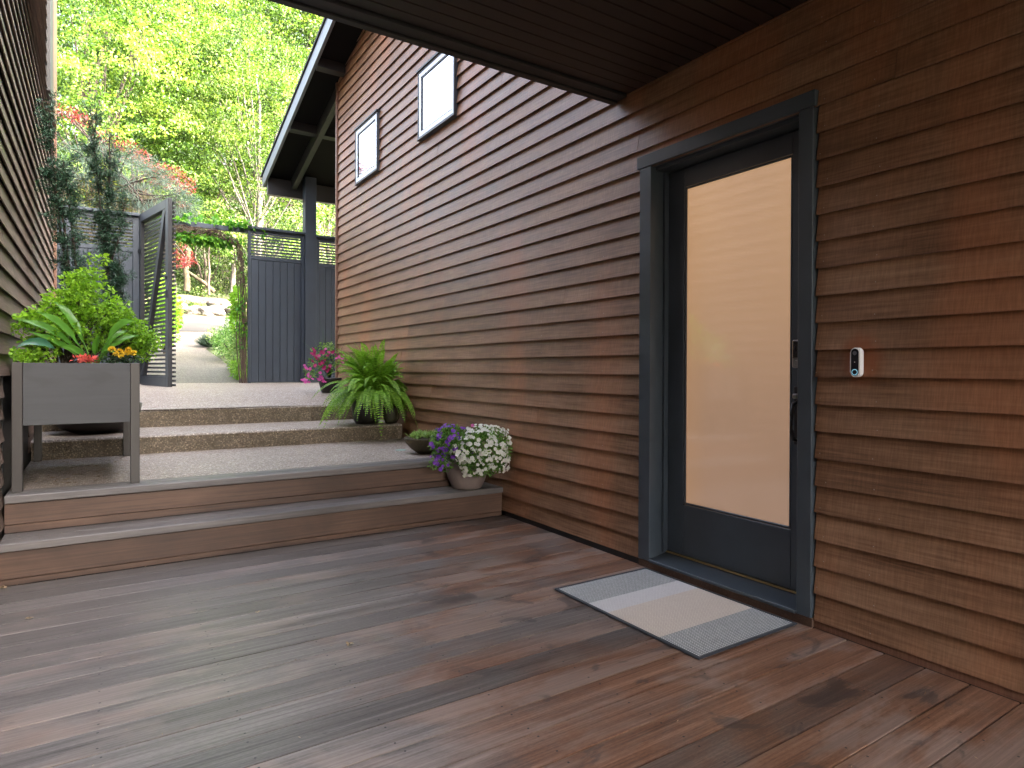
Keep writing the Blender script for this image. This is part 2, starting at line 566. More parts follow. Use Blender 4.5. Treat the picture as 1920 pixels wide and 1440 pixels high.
mat_leaf_blue = leaf_mat('blue green broad leaf', [(.03, .11, .06), (.05, .15, .08)], .25, .32, .5)
mat_leaf_fern = leaf_mat('fern leaf', [(.09, .20, .022), (.18, .37, .04), (.32, .52, .08)], .38)
mat_leaf_vine = leaf_mat('vine leaf', [(.025, .10, .015), (.06, .20, .02), (.16, .34, .03)], .4)
mat_leaf_soft = leaf_mat('trailing leaf', [(.05, .13, .03), (.11, .24, .05), (.22, .38, .10)], .35)
mat_leaf_succ = leaf_mat('pale succulent leaf', [(.14, .27, .08), (.26, .42, .12), (.45, .58, .30)], .3)
mat_leaf_shrub = leaf_mat('variegated shrub leaf', [(.04, .10, .03), (.14, .24, .06), (.38, .46, .20)], .35)


def flower_mat(name, a, b, centre=None):
    m = M(name)
    r = m.orand()
    col = m.mix(r, a, b)
    m.bs(Base_Color=col, Roughness=.55)
    tb = m.node('ShaderNodeBsdfTranslucent'); m.l.new(col, tb.inputs[0])
    mx = m.node('ShaderNodeMixShader', {0: .3, 1: m.b.outputs[0], 2: tb.outputs[0]})
    m.l.new(mx.outputs[0], m.out.inputs[0])
    return m.m


mat_fl_white = flower_mat('white petal', (.80, .80, .74), (.70, .72, .62))
mat_fl_purple = flower_mat('violet petal', (.13, .03, .36), (.26, .07, .48))
mat_fl_pink = flower_mat('magenta petal', (.55, .05, .28), (.60, .14, .42))
mat_fl_crim = flower_mat('crimson petal', (.30, .01, .09), (.45, .03, .16))
mat_fl_yel = flower_mat('marigold petal', (.75, .50, .02), (.85, .62, .05))
mat_fl_eye = flower_mat('yellow eye', (.55, .50, .10), (.45, .45, .10))
mat_fl_coral = flower_mat('coral leaf', (.62, .07, .06), (.72, .16, .12))


def simple(name, col, rough=.5, metal=0, n=.08, bump=.05, scale=20, spec=.5):
    m = M(name)
    nn = m.noise(m.coord((1, 1, 1), m.rand_off(7)), scale, 4, .6)
    c = m.mix(nn, tuple(x * (1 - n) for x in col), tuple(x * (1 + n) for x in col))
    m.bs(Base_Color=c, Roughness=rough, Metallic=metal, Normal=m.bump(nn, bump, .003))
    m.b.inputs['Specular IOR Level'].default_value = spec
    return m.m


mat_pot_taupe = simple('taupe resin pot', (.215, .170, .150), .45, 0, .18, .06, 9)
mat_pot_black = simple('black resin pot', (.018, .015, .014), .45, 0, .2)
mat_pot_moss = simple('mossy stone bowl', (.085, .070, .040), .85, 0, .5, .5, 40)
mat_pot_glaze = simple('green brown jar glaze', (.060, .058, .035), .25, 0, .45, .1, 12)
mat_soil = simple('potting soil', (.02, .014, .010), .95, 0, .4, 1, 90)
mat_planter = M('grey stained panel')
_m = mat_planter
gr = _m.noise(_m.coord((2.2, 40, 45), _m.rand_off(5)), 1.0, 5, .6, .6)
kn = _m.noise(_m.coord((3, 3, 7), _m.rand_off(8)), 1.0, 3, .5, .8)
_m.bs(Base_Color=_m.mix(_m.math('MULTIPLY', _m.sstep(kn, .58, .72), .5), _m.mix(gr, (.038, .040, .044), (.058, .061, .066)), (.030, .031, .033)), Roughness=.5, Normal=_m.bump(gr, .15, .002))
mat_planter = _m.m
mat_planterleg = simple('taupe metal leg', (.042, .037, .034), .38, .2, .1, .02)
mat_steel = simple('brushed steel', (.26, .26, .27), .3, .9, .1)
mat_darkmetal = simple('dark metal', (.03, .03, .032), .4, .6)
mat_brass = simple('brass strip', (.50, .36, .17), .35, .8)
mat_white = simple('white plastic', (.78, .79, .80), .35, 0, .02, 0)
mat_blackgloss = simple('glossy black face', (.012, .014, .018), .12, 0, .1, 0)
mat_vinyl = simple('pale window frame', (.60, .66, .74), .35, 0, .04, .0)
mat_gasket = simple('dark gasket', (.05, .055, .065), .5)
m = M('window glass')
m.bs(Base_Color=(.03, .035, .04), Roughness=.03)
m.b.inputs['IOR'].default_value = 2.6
m.b.inputs['Specular IOR Level'].default_value = 1.0
m.b.inputs['Normal'].default_value = (0, 0, 0)
nn = m.noise(m.coord((1, 1, 1)), 5, 2, .5)
m.bs(Normal=m.bump(nn, .04, .01))
mat_glass = m.m
m = M('lit frosted glass')
cc = m.sep(m.coord((1, 1, 1)))
n2 = m.noise(m.coord((1, 1.2, 1.0)), 1.1, 2, .4)
glow = m.mix(m.sstep(cc[2], .5, 2.3), (.40, .245, .160), (.66, .39, .205))
glow = m.mix(m.math('MULTIPLY', m.sstep(cc[1], .12, .33), .35), glow, (.58, .30, .12))
glow = m.mix(m.math('MULTIPLY', m.sstep(n2, .35, .7), .25), glow, (.46, .29, .20))
m.bs(Base_Color=(.22, .16, .12), Roughness=.06, Emission_Color=glow, Emission_Strength=.70 / 2 ** EXPO)
m.b.inputs['IOR'].default_value = 2.4
mat_pane = m.m
m = M('doorbell ring')
m.bs(Base_Color=(.1, .2, .25), Emission_Color=(.35, .75, .95), Emission_Strength=.03)
mat_ring = m.m

# door mat weave
def mat_weave(name, a, b, k=150):
    m = M(name)
    c = m.coord((1, 1, 1))
    s = m.sep(c)
    wx = m.math('SINE', m.math('MULTIPLY', s[0], 2 * math.pi * 92))
    wy = m.math('SINE', m.math('MULTIPLY', s[1], 2 * math.pi * 92))
    wx = m.math('ADD', m.math('MULTIPLY', wx, .5), .5); wy = m.math('ADD', m.math('MULTIPLY', wy, .5), .5)
    p = m.math('MULTIPLY', wx, wy)
    nz = m.noise(c, 60, 3, .6)
    f = m.sstep(m.math('ADD', p, m.math('MULTIPLY', m.math('SUBTRACT', nz, .5), .4)), .08, .42)
    m.bs(Base_Color=m.mix(f, b, a), Roughness=.9, Normal=m.bump(p, .7, .003))
    return m.m


mat_mat_check = mat_weave('grey check weave', (.58, .59, .58), (.11, .12, .13))
mat_mat_pale = mat_weave('pale grey weave', (.64, .63, .64), (.40, .39, .40))
mat_mat_beige = mat_weave('beige weave', (.66, .59, .52), (.40, .345, .30))
mat_mat_edge = simple('navy binding', (.022, .026, .035), .7, 0, .2, .3, 120)

# ------------------------------------------------------------------ ground
def ter(x, y):
    """terrain height"""
    x = np.asarray(x, float); y = np.asarray(y, float)
    z = np.where(y < 4.6, -.35, np.interp(y, [4.6, 7.3, 9, 11.2, 20.6, 24.5, 45, 80, 300], [-.3, .55, .80, .87, 2.66, 3.42, 11.5, 26, 60]))
    return z


def path_z(y): return float(np.interp(y, [7.246, 8.0, 8.6, 9.9, 11.2, 20.6], [.787, .875, .925, .941, .946, 2.745]))


xs = np.concatenate([np.linspace(-400, -30, 8), np.linspace(-25, 35, 61), np.linspace(40, 400, 8)])
ys = np.concatenate([np.linspace(-300, -10, 6), np.linspace(-6, 60, 100), np.linspace(70, 300, 8)])
XX, YY = np.meshgrid(xs, ys)
ZZ = ter(XX, YY)
bumpy = .12 * np.sin(XX * 1.3 + YY * .7) * np.cos(YY * 1.1) + .25 * np.sin(XX * .31) * np.sin(YY * .23)
ZZ = ZZ + np.where(YY > 25, bumpy, 0) * np.clip((YY - 25) / 5, 0, 1)
nx = len(xs); ny = len(ys)
gi = np.arange(nx * ny).reshape(ny, nx)
gf = np.stack([gi[:-1, :-1], gi[:-1, 1:], gi[1:, 1:], gi[1:, :-1]], -1).reshape(-1, 4)
o = obj_fast('ground', np.stack([XX, YY, ZZ], -1).reshape(-1, 3), gf, 4, mat_earth, smooth=True)
o['kind'] = 'structure'


def strip(name, poly, zf, mat, thick=.0, n=1):
    """polygon sheet following a height function"""
    bm = bmesh.new()
    f = bm.faces.new([bm.verts.new((p[0], p[1], 0)) for p in poly])
    for yy in np.arange(min(p[1] for p in poly) + .1, max(p[1] for p in poly), .4):
        bmesh.ops.bisect_plane(bm, geom=bm.verts[:] + bm.edges[:] + bm.faces[:], plane_co=(0, yy, 0), plane_no=(0, 1, 0))
    for v in bm.verts: v.co.z = zf(v.co.x, v.co.y)
    o = bm_obj(name, bm, mat)
    for p in o.data.polygons:
        if p.normal.z < 0: p.flip()
    o['kind'] = 'structure'
    return o


strip('garden_path', [(-.43, 7.246), (2.76, 7.246), (2.76, 8.85), (3.55, 8.86), (3.55, 11.29), (-.55, 11.29), (-.55, 9.75), (-.43, 9.7)],
      lambda x, y: path_z(y), mat_conc)
strip('outer_path', [(3.55, 11.297), (2.08, 11.4), (2.12, 11.8), (2.06, 12.5), (1.98, 13.4), (1.86, 14.6),
                     (2.15, 15.5), (3.0, 16.3), (4.1, 17.25), (-1.6, 16.95), (-.8, 14), (-.55, 11.297)],
      lambda x, y: path_z(y), mat_outer)
strip('driveway', [(-9, 16.6), (4.1, 17.256), (16, 17.9), (16, 22.6), (6, 21.6), (3.2, 20.9), (1.0, 20.5), (-9, 20.3)],
      lambda x, y: path_z(y) + .006 if y < 20.6 else 2.751 + (y - 20.6) * .15, mat_drive)

# lawn bank beyond the drive
def lawn_z(x, y):
    return float(np.interp(y, [20.3, 20.9, 21.6, 22.6, 24.2, 25.5], [2.68, 2.95, 3.12, 3.42, 3.70, 3.75])) - .035 * (x - 2)


bm = bmesh.new()
lx = np.linspace(-8, 14, 45); ly = np.linspace(20.3, 25.5, 16)
vv = [[bm.verts.new((x, y + .1 * math.sin(x * 1.7), lawn_z(x, y) + .02 * math.sin(x * 5 + y * 4))) for x in lx] for y in ly]
for i in range(len(ly) - 1):
    for j in range(len(lx) - 1):
        bm.faces.new((vv[i][j], vv[i][j + 1], vv[i + 1][j + 1], vv[i + 1][j]))
bm_obj('lawn_bank', bm, mat_lawn, smooth=True, kind='structure')

# ------------------------------------------------------------------ deck
deck = thing('deck', (0, 0, 0), kind='structure')
PITCH = .159
box('joist_floor', -.52, 2.80, -7.0, 4.42, -.32, -.045, mat_black, deck)
deck_bm = {}
for k in range(-52, 18):
    y0 = 1.556 + PITCH * k + .0028
    y1 = y0 + PITCH - .0056
    if y1 > 4.425: y1 = 4.425
    if y1 - y0 < .03: continue
    cuts = [-.52]
    if rng.random() < .22: cuts.append(float(rng.choice([1.6, 2.0, 2.4])) + .02)
    cuts.append(2.797)
    for a, b in zip(cuts[:-1], cuts[1:]):
        dz = rng.normal() * .0004
        box('deck_board', a + .0008, b - .0008, y0, y1, -.03 + dz, dz, mat_deck, deck, bev=.0012)
# screws
sv = []; sf = []
for k in range(-5, 18):
    for X in np.arange(-.4, 2.8, .4):
        for dy in (.03, .129):
            cx = X + rng.normal() * .004; cy = 1.556 + PITCH * k + dy + rng.normal() * .002
            if cy > 4.4: continue
            n0 = len(sv)
            for j in range(6): sv.append((cx + .0042 * math.cos(j * math.pi / 3), cy + .0042 * math.sin(j * math.pi / 3), .0032))
            sf.append([n0 + j for j in range(6)])
obj_fast('screw', sv, sf, 6, mat_darkmetal, deck, kind='stuff')

# ------------------------------------------------------------------ wooden steps
st = thing('wooden_steps', (1.16, 4.55, 0), 'pair of low red brown timber steps rising from the deck to the pebbled landing', 'steps')
XL, XR = -.463, 2.775
box('carcass', XL, XR, 4.45, 4.86, -.3, .188, mat_black, st)
box('carcass', XL, XR, 4.705, 4.86, .188, .408, mat_black, st)
box('kick_board', XL, XR, 4.428, 4.446, .0015, .034, mat_riser, st, bev=.002)
box('riser_board', XL, XR, 4.424, 4.446, .037, .186, mat_riser, st, bev=.002)
box('tread_board', XL, XR, 4.405, 4.545, .190, .235, mat_tread, st, bev=.004)
box('tread_board', XL, XR, 4.549, 4.692, .190, .234, mat_tread, st, bev=.004)
box('riser_board', XL, XR, 4.682, 4.702, .238, .283, mat_riser, st, bev=.002)
box('riser_board', XL, XR, 4.680, 4.702, .286, .405, mat_riser, st, bev=.002)
box('nosing_board', XL, XR, 4.665, 4.758, .409, .455, mat_tread, st, bev=.005)
box('nosing_board', XL, XR, 4.762, 4.875, .409, .4545, mat_tread, st, bev=.004)

# ------------------------------------------------------------------ concrete steps
cs = thing('concrete_steps', (1.16, 6.4, .455), 'two mossy exposed aggregate concrete steps between the landing and the gate path', 'steps')
box('landing', -.46, 2.76, 4.88, 6.42, .2, .4535, mat_conc, cs)


def conc_step(y0, y1, z0, z1, x1, cs):
    bm = bmesh.new()
    n = 60
    xs_ = np.linspace(-.46, x1, n)
    jit = [rng.normal() * .003 + .012 * math.sin(x * 2.1) for x in xs_]
    prof = [(0, z0, 0), (0, z1 - .018, 0), (.006, z1 - .006, 0), (.02, z1, 0), (y1 - y0, z1, 1)]
    rows = []
    for x, j in zip(xs_, jit):
        rows.append([bm.verts.new((x, y0 + p[0] + j * (1 - p[2]), p[1] + (rng.normal() * .0012 if 0 < i < 3 else 0))) for i, p in enumerate(prof)])
    for a, b in zip(rows[:-1], rows[1:]):
        for i in range(len(prof) - 1):
            f = bm.faces.new((a[i], b[i], b[i + 1], a[i + 1]))
            f.material_index = 0 if i < 1 else 1
    # end cap
    e = rows[-1]
    v = bm.verts.new((x1, y1, z0))
    bm.faces.new(e + [v])
    o = bm_obj('concrete_step', bm, mat_concriser, cs)
    o.data.materials.append(mat_conc)
    return o


conc_step(6.36, 7.30, .40, .612, 2.72, cs)
conc_step(7.246, 7.60, .56, .786, 2.76, cs)

# ------------------------------------------------------------------ right hand house
hr = thing('right_house', (2.8, 0, 0), 'brown clapboard house with amber lit front door and two small square windows', 'house')
ZS0, EXP_ = .040, .1255
wall = box('wall', 2.815, 2.99, 2.85, 8.79, -.3, 5.15, mat_black, hr)
prism('gable_core', [(-13, 2.43), (8.79, 2.43), (8.79, 5.2), (-1.0, 7.90), (-13, 4.6)], 'x', 2.822, 3.3, mat_black, wall)
box('wall_core', 2.815, 2.99, -13, 1.715, -.3, 2.45, mat_black, wall)
box('wall_core', 3.2, 8, -13, 8.7, -.3, 4.9, mat_black, wall)  # unseen box filling the house, added to block light
DOOR = (1.712, 2.852, 2.498)
WINS = [(7.225, 7.99, 3.575, 4.262), (5.265, 6.07, 3.575, 4.262)]


def siding_board(y0, y1, z0, xf, out, mat, parent, thick=.021, lean=.0245, h=None):
    """beveled clapboard; out = -1 faces -x, +1 faces +x; xf = x of butt edge"""
    h = h or EXP_ + .02
    s = -out
    prof = [(xf, z0), (xf + s * .0075, z0), (xf + s * .0085, z0 + .019), (xf + s * (lean - .003), z0 + .024), (xf + s * (lean + .0025), z0 + h), (xf + s * lean, z0 + h)]
    # tiny warp of the butt edge
    bm = bmesh.new()
    va = [bm.verts.new((p[0], y0, p[1])) for p in prof]
    vb = [bm.verts.new((p[0], y1, p[1])) for p in prof]
    bm.faces.new(va); bm.faces.new(vb[::-1])
    for i in range(6): bm.faces.new((va[i], vb[i], vb[(i + 1) % 6], va[(i + 1) % 6]))
    return bm_obj('siding_board', bm, mat, parent)


nails = []
for k in range(0, 48):
    z0 = ZS0 + EXP_ * k
    z1 = z0 + EXP_
    ymax = min(8.79, 8.9 - (z0 - 5.196) / .275 + .3) if z0 > 5.0 else 8.79
    spans = [(-5.0, ymax)]
    holes = []
    if z0 < DOOR[2] - .09: holes.append((DOOR[0], DOOR[1]))
    for w in WINS:
        if z1 > w[2] + .01 and z0 < w[3] - .01: holes.append((w[0], w[1]))
    for a, b in sorted(holes):
        ns = []
        for s0, s1 in spans:
            if a > s0 and b < s1: ns += [(s0, a), (b, s1)]
            else: ns.append((s0, s1))
        spans = ns
    for s0, s1 in spans:
        if z0 < .75 and s0 > 6.5: continue
        cuts = [s0]
        if s1 - s0 > 2.5:
            for q in range(int((s1 - s0) / 3)):
                c = s0 + .6 + rng.random() * (s1 - s0 - 1.2)
                if min(abs(c - x) for x in cuts) > .6: cuts.append(c)
        cuts = sorted(cuts) + [s1]
        for a, b in zip(cuts[:-1], cuts[1:]):
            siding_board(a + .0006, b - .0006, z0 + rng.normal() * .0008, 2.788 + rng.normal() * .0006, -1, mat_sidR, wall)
    if z0 < 3.0:
        for yn in (1.68, 1.44, .86, .45, 3.2, 3.9, 4.6):
            nails.append((2.788 + .018 * .03 / EXP_ - .0022, yn + rng.normal() * .01, z0 + .026 + rng.normal() * .004))
nv = []; nf = []
for p in nails:
    n0 = len(nv)
    for j in range(6): nv.append((p[0], p[1] + .0026 * math.cos(j * math.pi / 3), p[2] + .0026 * math.sin(j * math.pi / 3)))
    nf.append([n0 + j for j in range(6)])
obj_fast('nail', nv, nf, 6, simple('galvanised nail', (.35, .30, .26), .5, .3), wall, kind='stuff')
box('base_board', 2.797, 2.814, -3, 1.714, .002, .05, mat_trimbrown, wall)
box('base_board', 2.797, 2.814, 2.852, 4.42, .002, .05, mat_black, wall)
box('corner_board', 2.772, 2.83, 8.792, 8.842, .9, 5.2, mat_trimbrown, wall, bev=.003)

# door
dr = thing('entry_door', (2.9, 2.3, .05), parent=hr)
frame = thing('door_frame', (2.8, 2.3, .05), parent=hr)
box('casing', 2.772, 2.822, 2.752, 2.845, .048, 2.424, mat_door, frame, bev=.002)
box('casing', 2.772, 2.822, 1.718, 1.790, .048, 2.424, mat_door, frame, bev=.002)
box('head_casing', 2.768, 2.822, 1.708, 2.866, 2.4265, 2.500, mat_door, frame, bev=.002)
box('jamb', 2.8235, 3.02, 2.760, 2.845, .048, 2.424, mat_door, frame, bev=.0015)
box('jamb', 2.8235, 3.02, 1.715, 1.782, .048, 2.424, mat_door, frame, bev=.0015)
box('head_jamb', 2.8235, 3.02, 1.784, 2.758, 2.405, 2.46, mat_door, frame)
box('stop', 2.885, 2.918, 2.742, 2.7585, .09, 2.403, mat_door, frame)
prism('sill', [(2.765, .046), (2.765, .062), (2.93, .084), (3.02, .084), (3.02, .046)], 'y', 1.7925, 2.7495, mat_door, frame, bev=.0015)
box('sill_board', 2.782, 2.83, 1.714, 2.852, .0015, .0445, mat_riser, frame, bev=.002)
box('threshold_strip', 2.908, 2.918, 1.795, 2.748, .0865, .0955, mat_brass, frame)
# leaf: stiles and rails
GX = (1.920, 2.622, .398, 2.288)
box('stile', 2.922, 2.965, GX[1] + .002, 2.756, .098, 2.400, mat_door, dr, bev=.0015)
box('stile', 2.922, 2.965, 1.786, GX[0] - .002, .098, 2.400, mat_door, dr, bev=.0015)
box('bottom_rail', 2.9225, 2.965, GX[0] - .001, GX[1] + .001, .098, GX[2] - .002, mat_door, dr, bev=.0015)
box('top_rail', 2.9225, 2.965, GX[0] - .001, GX[1] + .001, GX[3] + .002, 2.400, mat_door, dr, bev=.0015)
box('glass_pane', 2.936, 2.944, GX[0], GX[1], GX[2], GX[3], mat_pane, dr)
b0 = .013
box('glazing_bead', 2.926, 2.9355, GX[1] - b0, GX[1], GX[2], GX[3], mat_door, dr, bev=.003)
box('glazing_bead', 2.926, 2.9355, GX[0], GX[0] + b0, GX[2], GX[3], mat_door, dr, bev=.003)
box('glazing_bead', 2.926, 2.9355, GX[0] + b0, GX[1] - b0, GX[2], GX[2] + b0, mat_door, dr, bev=.003)
box('glazing_bead', 2.926, 2.9355, GX[0] + b0, GX[1] - b0, GX[3] - b0, GX[3], mat_door, dr, bev=.003)
lk = box('keypad_lock', 2.893, 2.9215, 1.838, 1.900, 1.212, 1.352, mat_steel, dr, bev=.006)
box('keypad_face', 2.8905, 2.8928, 1.846, 1.892, 1.262, 1.345, mat_blackgloss, lk)
box('key_cylinder', 2.886, 2.8928, 1.850, 1.884, 1.222, 1.252, mat_steel, lk, bev=.005)
hd = box('handle', 2.912, 2.9215, 1.852, 1.900, .83, 1.122, mat_darkmetal, dr, bev=.003)
box('thumb_latch', 2.880, 2.9115, 1.862, 1.888, 1.060, 1.084, mat_steel, hd, bev=.004)
tb_ = Tubes(); tb_.add([(2.912, 1.875, 1.045), (2.868, 1.875, 1.03), (2.86, 1.875, .98), (2.86, 1.875, .90), (2.868, 1.875, .86), (2.912, 1.875, .85)], .009, 8)
tb_.obj('pull', mat_darkmetal, hd)

# upper windows
for (a, b, c0, c1) in WINS:
    w = thing('window', (2.8, (a + b) / 2, c0), parent=hr)
    bm = bmesh.new()
    def ring(bm, a, b, c0, c1, t, x0, x1):
        add_box(bm, x0, x1, a, a + t, c0, c1); add_box(bm, x0, x1, b - t, b, c0, c1)
        add_box(bm, x0, x1, a + t + .0002, b - t - .0002, c0, c0 + t); add_box(bm, x0, x1, a + t + .0002, b - t - .0002, c1 - t, c1)
    ring(bm, a, b, c0, c1, .014, 2.762, 2.83)
    bm_obj('outer_trim', bm, mat_gasket, w)
    bm = bmesh.new(); ring(bm, a + .0145, b - .0145, c0 + .0145, c1 - .0145, .048, 2.768, 2.83)
    bm_obj('frame', bm, mat_vinyl, w)
    bm = bmesh.new(); ring(bm, a + .063, b - .063, c0 + .063, c1 - .063, .012, 2.773, 2.83)
    bm_obj('gasket', bm, mat_gasket, w)
    box('glass_pane', 2.781, 2.787, a + .0755, b - .0755, c0 + .0755, c1 - .0755, mat_glass, w)
    box('head_flashing', 2.748, 2.822, a - .012, b + .012, c1 + .001, c1 + .018, mat_black, w)
    box('sill_trim', 2.755, 2.822, a - .008, b + .008, c0 - .014, c0 - .001, mat_gasket, w)

# roof: slopes up towards the camera, eave beyond the fence
MS = .275


def rz(y): return 5.196 + MS * (8.9 - y)


rf = prism('roof', [(-1.0, rz(-1.0)), (11.62, rz(11.62)), (11.62, rz(11.62) + .10), (-1.0, rz(-1.0) + .10)], 'x', 2.412, 8.6, mat_roofdeck, hr)
prism('roof_back', [(-1.0, rz(-1.0)), (-13.4, rz(-1.0) - 3.4), (-13.4, rz(-1.0) - 3.3), (-1.0, rz(-1.0) + .10)], 'x', 2.412, 8.6, mat_roofdeck, rf)  # unseen rear slope, extended so the house shades the ground behind
prism('shingle', [(-1.0, rz(-1.0) + .105), (11.70, rz(11.70) + .105), (11.70, rz(11.70) + .14), (-1.0, rz(-1.0) + .14)], 'x', 2.352, 8.62, mat_shingle, rf)
prism('rake_fascia', [(-1.0, rz(-1.0) - .10), (11.6, rz(11.6) - .10), (11.6, rz(11.6) + .102), (-1.0, rz(-1.0) + .102)], 'x', 2.372, 2.4105, mat_fascia, rf)
box('eave_fascia', 2.374, 8.6, 11.625, 11.66, rz(11.6) - .10, rz(11.6) + .09, mat_fascia, rf)
for yy in (8.45, 9.85):
    prism('lookout', [(yy, rz(yy) - .004), (yy + .09, rz(yy + .09) - .004), (yy + .09, rz(yy + .09) - .13), (yy, rz(yy) - .13)], 'x', 2.413, 2.785 if yy < 8.8 else 3.6, mat_black, rf)
prism('barge_rafter', [(8.85, rz(8.85) - .004), (11.5, rz(11.5) - .004), (11.5, rz(11.5) - .2), (8.85, rz(8.85) - .2)], 'x', 2.80, 2.88, mat_black, rf)
box('eave_beam', 2.413, 8.5, 11.40, 11.50, rz(11.5) - .30, rz(11.5) - .01, mat_black, rf)
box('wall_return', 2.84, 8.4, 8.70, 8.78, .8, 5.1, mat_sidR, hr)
box('post', 2.978, 3.168, 11.16, 11.345, .93, rz(11.345) - .005, mat_fence, hr, bev=.004)

# breezeway ceiling (porch)
pr_ = thing('porch_ceiling', (1.2, 3.0, 2.93), parent=hr)
k = 0
y1 = 2.966
while y1 > -2.0:
    box('soffit_board', .62, 2.783, y1 - .0868 + .0025, y1 - .0025, 2.930, 2.95, mat_soffit, pr_, bev=.003)
    y1 -= .0868
box('fascia_board', .62, 2.783, 3.055, 3.10, 2.905, 3.32, mat_black, pr_, bev=.003)
box('edge_trim', .62, 2.783, 2.97, 3.052, 2.915, 2.955, mat_black, pr_, bev=.003)
box('side_fascia', .58, .618, -2.0, 3.10, 2.905, 3.32, mat_black, pr_)
box('added_shade_storey', .64, 2.78, -2.0, 3.05, 2.956, 6.7, mat_sidR, pr_)  # unseen storey added over the porch to block the sun

# doorbell
db = thing('video_doorbell', (2.78, 1.509, 1.17), 'small white pill shaped doorbell with black face on the brown siding right of the door', 'doorbell')


def pill(bm, x0, x1, yc, zc0, zc1, r, seg=12):
    pts = [(yc + r * math.cos(a), zc1 + r * math.sin(a)) for a in np.linspace(0, math.pi, seg)] + \
          [(yc + r * math.cos(a), zc0 + r * math.sin(a)) for a in np.linspace(math.pi, 2 * math.pi, seg)]
    va = [bm.verts.new((x0, p[0], p[1])) for p in pts]; vb = [bm.verts.new((x1, p[0], p[1])) for p in pts]
    fs = [bm.faces.new(va), bm.faces.new(vb[::-1])]
    n = len(pts)
    for i in range(n): fs.append(bm.faces.new((va[i], vb[i], vb[(i + 1) % n], va[(i + 1) % n])))
    return va


bm = bmesh.new(); va = pill(bm, 2.757, 2.788, 1.509, 1.193, 1.279, .0215)
es = [e for e in bm.edges if e.verts[0] in va and e.verts[1] in va]
bmesh.ops.bevel(bm, geom=es, offset=.004, segments=3, affect='EDGES')
bm_obj('body', bm, mat_white, db, smooth=False)
bm = bmesh.new(); pill(bm, 2.7555, 2.7568, 1.509, 1.193, 1.279, .0165)
bm_obj('face', bm, mat_blackgloss, db)


def disc(name, x, yc, zc, r0, r1, mat, parent, seg=24):
    bm = bmesh.new()
    a = [bm.verts.new((x, yc + r1 * math.cos(t), zc + r1 * math.sin(t))) for t in np.linspace(0, 2 * math.pi, seg, endpoint=False)]
    if r0 > 0:
        b = [bm.verts.new((x, yc + r0 * math.cos(t), zc + r0 * math.sin(t))) for t in np.linspace(0, 2 * math.pi, seg, endpoint=False)]
        for i in range(seg): bm.faces.new((a[i], a[(i + 1) % seg], b[(i + 1) % seg], b[i]))
    else: bm.faces.new(a)
    return bm_obj(name, bm, mat, parent)


disc('button_ring', 2.7550, 1.509, 1.193, .0105, .0135, mat_ring, db)
disc('lens', 2.7549, 1.509, 1.276, 0, .009, simple('grey lens', (.10, .11, .13), .1), db)
disc('sensor', 2.7549, 1.509, 1.237, 0, .0025, simple('grey dot', (.3, .3, .3), .4), db)

# ------------------------------------------------------------------ left hand house
hl = thing('left_house', (-.5, 0, 0), 'weathered brown clapboard house wall along the left edge behind the planter', 'house')
wl_ = box('wall', -.62, -.492, -7, 9.66, -.3, 5.9, mat_black, hl)
box('wall_core', -6, -.63, -7, 9.5, -.3, 5.9, mat_black, wl_)
LW = (8.34, 9.62, 4.12)
for k in range(0, 46):
    z0 = .0225 + EXP_ * k
    ymax = 9.66
    if z0 < 1.10: ymax = 4.715
    if z0 > LW[2] and z0 < 5.9: ymax = LW[0]
    cuts = [-3.0]
    for q in range(2):
        c = -1.5 + rng.random() * 9.5
        if c < ymax - .5 and min(abs(c - x) for x in cuts) > .8: cuts.append(c)
    cuts = sorted(cuts) + [ymax]
    for a, b in zip(cuts[:-1], cuts[1:]):
        siding_board(a + .0006, b - .0006, z0 + rng.normal() * .0012, -.465 + rng.normal() * .001, 1, mat_sidL, wl_)
    if ymax == 4.715 and z0 > .4:
        siding_board(6.3, 9.66, z0, -.465, 1, mat_sidL, wl_)
box('corner_board', -.495, -.445, 9.662, 9.71, .8, 5.9, mat_trimbrown, wl_, bev=.003)
box('plinth', -.49, -.474, 4.718, 6.3, .457, 1.16, mat_black, wl_)
wL = thing('window', (-.46, 8.5, 4.1), parent=hl)
box('frame', -.49, -.437, 8.345, 8.88, 4.14, 5.9, mat_black, wL, bev=.003)
box('side_trim', -.49, -.44, 8.885, 9.62, 4.14, 5.9, mat_trimbrown, wL, bev=.003)
box('roof', -6.5, -.40, -7.3, 9.75, 5.902, 6.05, mat_shingle, hl)

